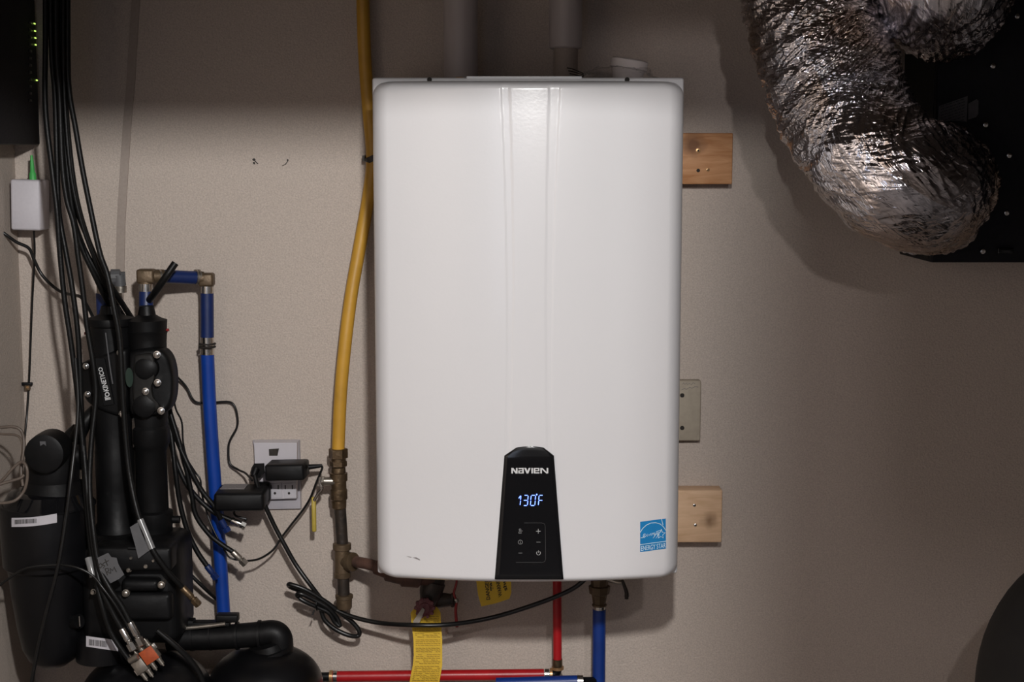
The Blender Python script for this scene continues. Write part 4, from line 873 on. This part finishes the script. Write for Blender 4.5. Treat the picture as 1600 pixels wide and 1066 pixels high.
cable('thin_cord', 'dark cord crossing the lower right of the softener head toward the dome tank', 'cord', [(245, 985, -.265), (275, 1010, -.26), (300, 1035, -.25), (315, 1060, -.24), (325, 1100, -.23)], .0045, M_cord)
for lab_, L in (('upper loop of tan cord at the left edge above the barcode canister', [(-25, 667, -.25), (0, 668, -.25), (20, 667, -.25), (32, 672, -.25), (37, 685, -.25), (37, 705, -.255), (33, 735, -.26), (36, 760, -.27)]),
                ('lower coil of tan cord at the left edge resting by the canister rim', [(-20, 765, -.27), (2, 752, -.275), (20, 732, -.275), (34, 722, -.275), (42, 732, -.28), (42, 752, -.28), (36, 770, -.28), (22, 783, -.285), (0, 786, -.285), (-20, 780, -.285), (-22, 768, -.28), (0, 757, -.275), (30, 748, -.27), (38, 742, -.268)])):
    cable('tan_cord', lab_, 'cord', L, .0024, M_beigec)
o = MB().tube(pts([(-20, 672, -.24), (0, 678, -.24), (24, 680, -.245), (34, 690, -.25), (36, 720, -.25)]), .002, n=8).build('tan_cord', M_beigec); tag(o, 'thin inner loop of tan cord just inside the upper one', 'cord')

# ------------------------------------------------------------------ outlet tap, adapters and power cord
ot = thing('outlet_tap', 'white six-way outlet plate on the wall behind the black adapters', 'outlet', P(431, 796, -.01))
def quad_plate(name, q, Yfr, Ybk, m, parent, bev=.003):
    a_, b_, c_, d_ = q; f = [P(*a_, Yfr), P(*b_, Yfr), P(*c_, Yfr), P(*d_, Yfr)]
    ctr_ = sum(f, Vector()) / 4; back = [v + V(0, Ybk - Yfr, 0) + (v - ctr_) * .035 for v in f]
    return MB().prism(f, back).build(name, m, parent, smooth=0)
quad_plate('plate', [(395, 690.5), (467, 690), (469.5, 795), (414, 796)], -.008, 0.0, M_outlet2, ot)
quad_plate('housing', [(397, 692), (464, 692), (463, 779), (400, 781)], -.022, -.006, M_outlet, ot)
MB().slab(pts([(420, 702, -.0225), (436, 701, -.0225), (433.5, 712.5, -.0225), (420.5, 712.5, -.0225)]), .0005).build('indicator_window', M_iron, ot)
for (x0, y0) in ((425, 757), (447, 757)):
    quad_plate('socket_face', [(x0 - 5, y0 - 1), (x0 + 15, y0 - 2), (x0 + 16, y0 + 21), (x0 - 3, y0 + 22)], -.0235, -.021, M_label, ot)
    b = MB()
    for dx in (-2, 9): b.box(P(x0 + dx, y0 + 7.5, -.0239), P(x0 + dx + 1.5, y0 + 1, -.0234))
    b.lathe(P(x0 + 4.5, y0 + 14, -.0239), (0, 1, 0), [(0, .0022), (.0005, .0022)], 12); b.build('slot', M_hole, ot)
ad = thing('power_adapter', 'black power adapter plugged into the upper right of the white outlet plate', 'adapter', P(453, 750, -.05))
Rz = Matrix.Rotation(math.radians(-4), 3, 'Z') @ Matrix.Rotation(math.radians(-2.0), 3, 'Y')
c = P(449, 734.5, -.062); b = MB(); b.rbox(c, (62 * kb, .05, 26 * kb), .004, Rz); b.build('case', M_black, ad)
b = MB(); b.rbox(P(440, 733, -.032), (26 * kb, .018, 24 * kb), .006, Rz); b.build('plug_face', M_black, ad)
b = MB(); b.lathe(P(482, 730, -.055), V(1, .1, .08), [(0, 4.5 * kb), (6 * kb, 4 * kb), (18 * kb, 3 * kb), (22 * kb, 2.4 * kb)], 12); b.build('strain_relief', M_black, ad)
b = MB(); b.tube(pts([(500, 728, -.052), (503.5, 730, -.052), (502, 736, -.052), (494, 755, -.05), (485, 778, -.045), (474, 796, -.04), (456, 819, -.038), (440, 840, -.04), (428, 858, -.045), (414, 869, -.055), (400, 875, -.07), (382, 877, -.085)]), .0019, n=8); b.build('lead', M_cord, ad)
a2 = thing('power_adapter', 'larger black power adapter with a grey label at the lower left of the outlet plate', 'adapter', P(380, 793, -.06))
c = P(378, 777.5, -.075); Rz2 = Matrix.Rotation(math.radians(2), 3, 'Z')
b = MB(); b.rbox(c, (78 * kb, .075, 29 * kb), .006, Rz2); b.build('case', M_black, a2)
b = MB(); b.rbox(P(411, 769, -.035), (24 * kb, .024, 32 * kb), .006); b.build('plug_face', M_black, a2)
b = MB(); zt = c.z + 14.7 * kb; b.box((X(346, 765, -.07), -.082, zt), (X(384, 765, -.07), -.045, zt + .0008)); b.build('rating_label', M_scuff, a2)
b = MB(); b.tube(pts([(362, 790, -.06), (370, 797, -.055), (382, 796, -.05), (392, 792, -.05)]), .0018, n=8); b.tube(pts([(368, 795, -.055), (366, 803, -.055), (372, 808, -.06), (384, 811, -.06), (383, 814, -.06)]), .002, n=8); b.build('loose_tie', M_cord, a2)
pc = thing('black_power_lead', 'black power cord plugged in at the outlet, coiled, then sweeping under the heater', 'power cord', P(470, 930, -.06))
b = MB(); q = [(393, 731), (397, 724.5), (413, 724), (414, 738), (406, 747), (396, 747), (391, 739)]; b.prism([P(x, y, -.052) for x, y in q], [P(x, y, -.020) for x, y in q]); b.build('plug', M_black, pc)
b = MB(); b.lathe(P(400, 733, -.052), V(-.25, -.6, -.8), [(0, .0065), (.006, .006), (.014, .0045)], 12); b.build('plug_neck', M_black, pc)
main = [(398, 742, -.065), (402, 758, -.065), (412, 785, -.06), (428, 820, -.055), (445, 852, -.055), (462, 882, -.055), (485, 914, -.06), (508, 942, -.055), (535, 958, -.06), (565, 968, -.07), (600, 974.5, -.085), (645, 977, -.118), (690, 977, -.118), (735, 972, -.10), (780, 962.5, -.09), (830, 947, -.09), (870, 932, -.09), (900, 917, -.09), (925, 895, -.09)]
MB().tube(pts(main), .0039, n=12).build('main_run', M_cord, pc)
coil = [(508, 942, -0.0420), (492, 935, -0.0470), (470, 924, -0.0520), (455, 918, -0.0570), (451, 914, -0.0620), (456, 914, -0.0670), (478, 922, -0.0670), (505, 938, -0.0620), (528, 955, -0.0570), (550, 972, -0.0520), (561, 986, -0.0520), (559, 994, -0.0520), (545, 993, -0.0570), (525, 984, -0.0570), (508, 970, -0.0570), (502, 955, -0.0570), (498, 945, -0.0620)]
MB().tube(pts(coil), .0040, n=12).build('coil', M_cord, pc)
coil2 = [(470, 935, -0.0670), (464, 930, -0.0720), (470, 928, -0.0770), (490, 937, -0.0720), (512, 950, -0.0670), (526, 965, -0.0620), (531, 978, -0.0620), (523, 972, -0.0620), (514, 958, -0.0640), (498, 950, -0.0670), (478, 941, -0.0720), (468, 935, -0.0720)]
MB().tube(pts(coil2), .0038, n=12).build('inner_coil', M_cord, pc)
b = MB(); c = P(492, 942, -.062); b.tube([c + V(.004, -.012 * math.cos(a_), .012 * math.sin(a_)) for a_ in [q * math.pi / 8 for q in range(17)]], .0018, n=6, raw=True); b.tube([c + V(0, -.01, -.01), c + V(-.003, -.012, -.018)], .0014, n=6); b.build('twist_tie', M_black, pc)

# ------------------------------------------------------------------ air exchanger and foil ducts
ax = thing('air_exchanger', 'black air exchanger cabinet hanging at the top right', 'air exchanger', P(1530, 411, -.25))
Ya = -.20; xa = X(1455, 400, Ya); za = Z(410.5, Ya); xb = xa + .62; ztop = ZC - .003
MB().rbox(((xa + xb) / 2, Ya / 2 - .001, (za + ztop) / 2), (xb - xa, -Ya - .004, ztop - za), .003).build('cabinet', M_hvac, ax)
b = MB(); b.box((xa - .0012, Ya + .012, za + .005), (xa + .002, -.006, ztop - .005)); b.build('side_panel', M_hvacs, ax, smooth=0)
ka = S(290, Ya)
def flange(cx, cy, r, name='port_flange'):
    c = P(cx, cy, Ya - .001); q = []
    for k_ in range(48):
        a_ = 2 * math.pi * k_ / 48; q.append(V(max(c.x + r * ka * math.cos(a_), xa + .003), c.y, c.z + r * ka * math.sin(a_)))
    MB().prism([v + V(0, -.008, 0) for v in q], q).build(name, M_blackg if False else M_hvac, ax)
flange(1487, 293, 103); flange(1497, -8, 100)
for px, py in ((1577.5, 243), (1573.5, 333), (1536.5, 393), (1540.5, 195), (1503, 203), (1590, 25), (1552, 103)):
    b = MB(); c = P(px, py, Ya - .0125); b.lathe(c, (0, 1, 0), [(0, .0018), (.0006, .0038), (.002, .0045), (.004, .0045)], 14); b.build('screw', M_steel, ax)
b = MB(); b.rbox(P(1571, 392, Ya - .003), (25 * ka, .004, 9 * ka), .001); b.build('latch', M_blackg, ax)
b = MB(); b.slab([P(x, y, Ya - .0018) for x, y in ((1467, 166), (1512, 150), (1510, 205), (1464, 205))], .0006); lbx = b.build('rating_label', M_dlabel, ax)
Q = []
for i in range(9):
    y = 160 + 4.6 * i; x = 1470
    while x < 1507:
        w_ = random.uniform(2, 6); Q.append([(x, y + 6 - (x - 1470) * .33), (min(x + w_, 1508), y + 6 - (x + w_ - 1470) * .33), (min(x + w_, 1508), y + 7.2 - (x + w_ - 1470) * .33), (x, y + 7.2 - (x - 1470) * .33)]); x += w_ + 1.5
quads_on('label_text', Q, lambda x, y: P(x, y, Ya - .0022), M_dink, lbx, th=.0001, kind='stuff')
b = MB(); b.slab([P(x, y, Ya - .0018) for x, y in ((1513, 162), (1526, 155), (1529, 157), (1528.5, 178), (1525, 183), (1513, 187))], .0006); b.build('small_label', M_dlabel, ax)

def duct(label, path, rad, seed, seam=None, end=None):
    """path (px,py,Y); finely wrinkled foil sleeve with uv along/around in metres"""
    sp = smooth_path([tuple(P(*q)) for q in path], 40); sp = [Vector(q) for q in sp]
    d = [0.0]
    for i in range(1, len(sp)): d.append(d[-1] + (sp[i] - sp[i - 1]).length)
    total = d[-1]; R = int(total / .00125); K = 400; dd = np.linspace(0, total, R); xyz = np.array([[np.interp(t_, d, [p[c_] for p in sp]) for c_ in range(3)] for t_ in dd]) 
    for _ in range(12):
        xyz[1:-1] = (xyz[:-2] + 2 * xyz[1:-1] + xyz[2:]) / 4
    T = np.gradient(xyz, axis=0); T /= np.linalg.norm(T, axis=1)[:, None]
    u = np.cross(T[0], [0, 0, 1.0]); u /= np.linalg.norm(u); arr = np.zeros((R, K, 3)); uv = np.zeros((R, K, 2))
    th = np.arange(K) * 2 * math.pi / K; cs, sn = np.cos(th), np.sin(th)
    for i in range(R):
        u = u - T[i] * u.dot(T[i]); u /= np.linalg.norm(u); w_ = np.cross(T[i], u); s_ = dd[i]
        h = np.empty(K); gather = 1.0 + 1.6 * max(0, 1 - (total - s_) / .14) + .9 * max(0, 1 - abs(s_ / total - .62) / .2)
        endf = max(0, 1 - (total - s_) / .17)
        lim = rad * (1 - .16 * max(0, 1 - (total - s_) / .05) ** 1.0)
        for j in range(K):
            c_, n_ = cs[j], sn[j]
            a1 = noise.noise(V(s_ * 9 + seed, c_ * 1.5, n_ * 1.5))
            a2_ = 1 - abs(noise.noise(V(s_ * 78 - c_ * 4.2 - n_ * 3.4, c_ * 2.2 + seed, n_ * 2.2))) * 2
            a3 = 1 - abs(noise.noise(V(s_ * 190 + seed - c_ * 4 + n_ * 8, c_ * 6, n_ * 6))) * 2
            pl_ = (1 - abs(noise.noise(V(s_ * 14, c_ * 8 + seed, n_ * 8))) * 2) * endf
            h[j] = .0060 * a1 + gather * (.0024 * a2_ + .0011 * a3) + .0045 * pl_
        if seam is not None:
            da = np.abs((th - seam + math.pi) % (2 * math.pi) - math.pi) * rad; h += .0035 * np.exp(-(da / .004) ** 2)
        h += .0022 * math.sin(s_ * 2 * math.pi / .045)
        rr = lim + h
        arr[i] = xyz[i] + rr[:, None] * (cs[:, None] * u + sn[:, None] * w_)
        uv[i, :, 0] = s_; uv[i, :, 1] = th * rad
    t_ = thing('foil_duct', label, 'duct', Vector(xyz[-1]))
    grid_mesh('foil_sleeve', arr, M_foil, t_, uv=uv, wrap=True)
    # strap / tape band near the collar and the stub it is clamped to
    e = Vector(xyz[-1]); dr = Vector(T[-1])
    MB().lathe(e - dr * .012, dr, [(0, rad * .88), (.03, rad * .84), (.05, rad * .82)], 48).build('collar', M_hvac, t_)
    return t_
dk = S(280, -.32)
duct('wide crinkled foil duct bending down into the lower port of the air exchanger', [(1160, -540, -.125), (1180, -400, -.135), (1205, -260, -.16), (1228, -140, -.19), (1262, 0, -.24), (1288, 90, -.27), (1322, 175, -.31), (1365, 245, -.36), (1405, 280, -.37), (1435, 290, -.34), (1449, 292, -.28), (1455, 293, -.222)], 100 * dk, 2.0, seam=None)
duct('second crinkled foil duct entering the upper port of the air exchanger at the top edge', [(1490, -540, -.27), (1485, -440, -.285), (1480, -330, -.30), (1475, -200, -.33), (1470, -100, -.35), (1470, -42, -.345), (1474, -14, -.29), (1476, -8, -.222)], 96 * dk, 7.0)
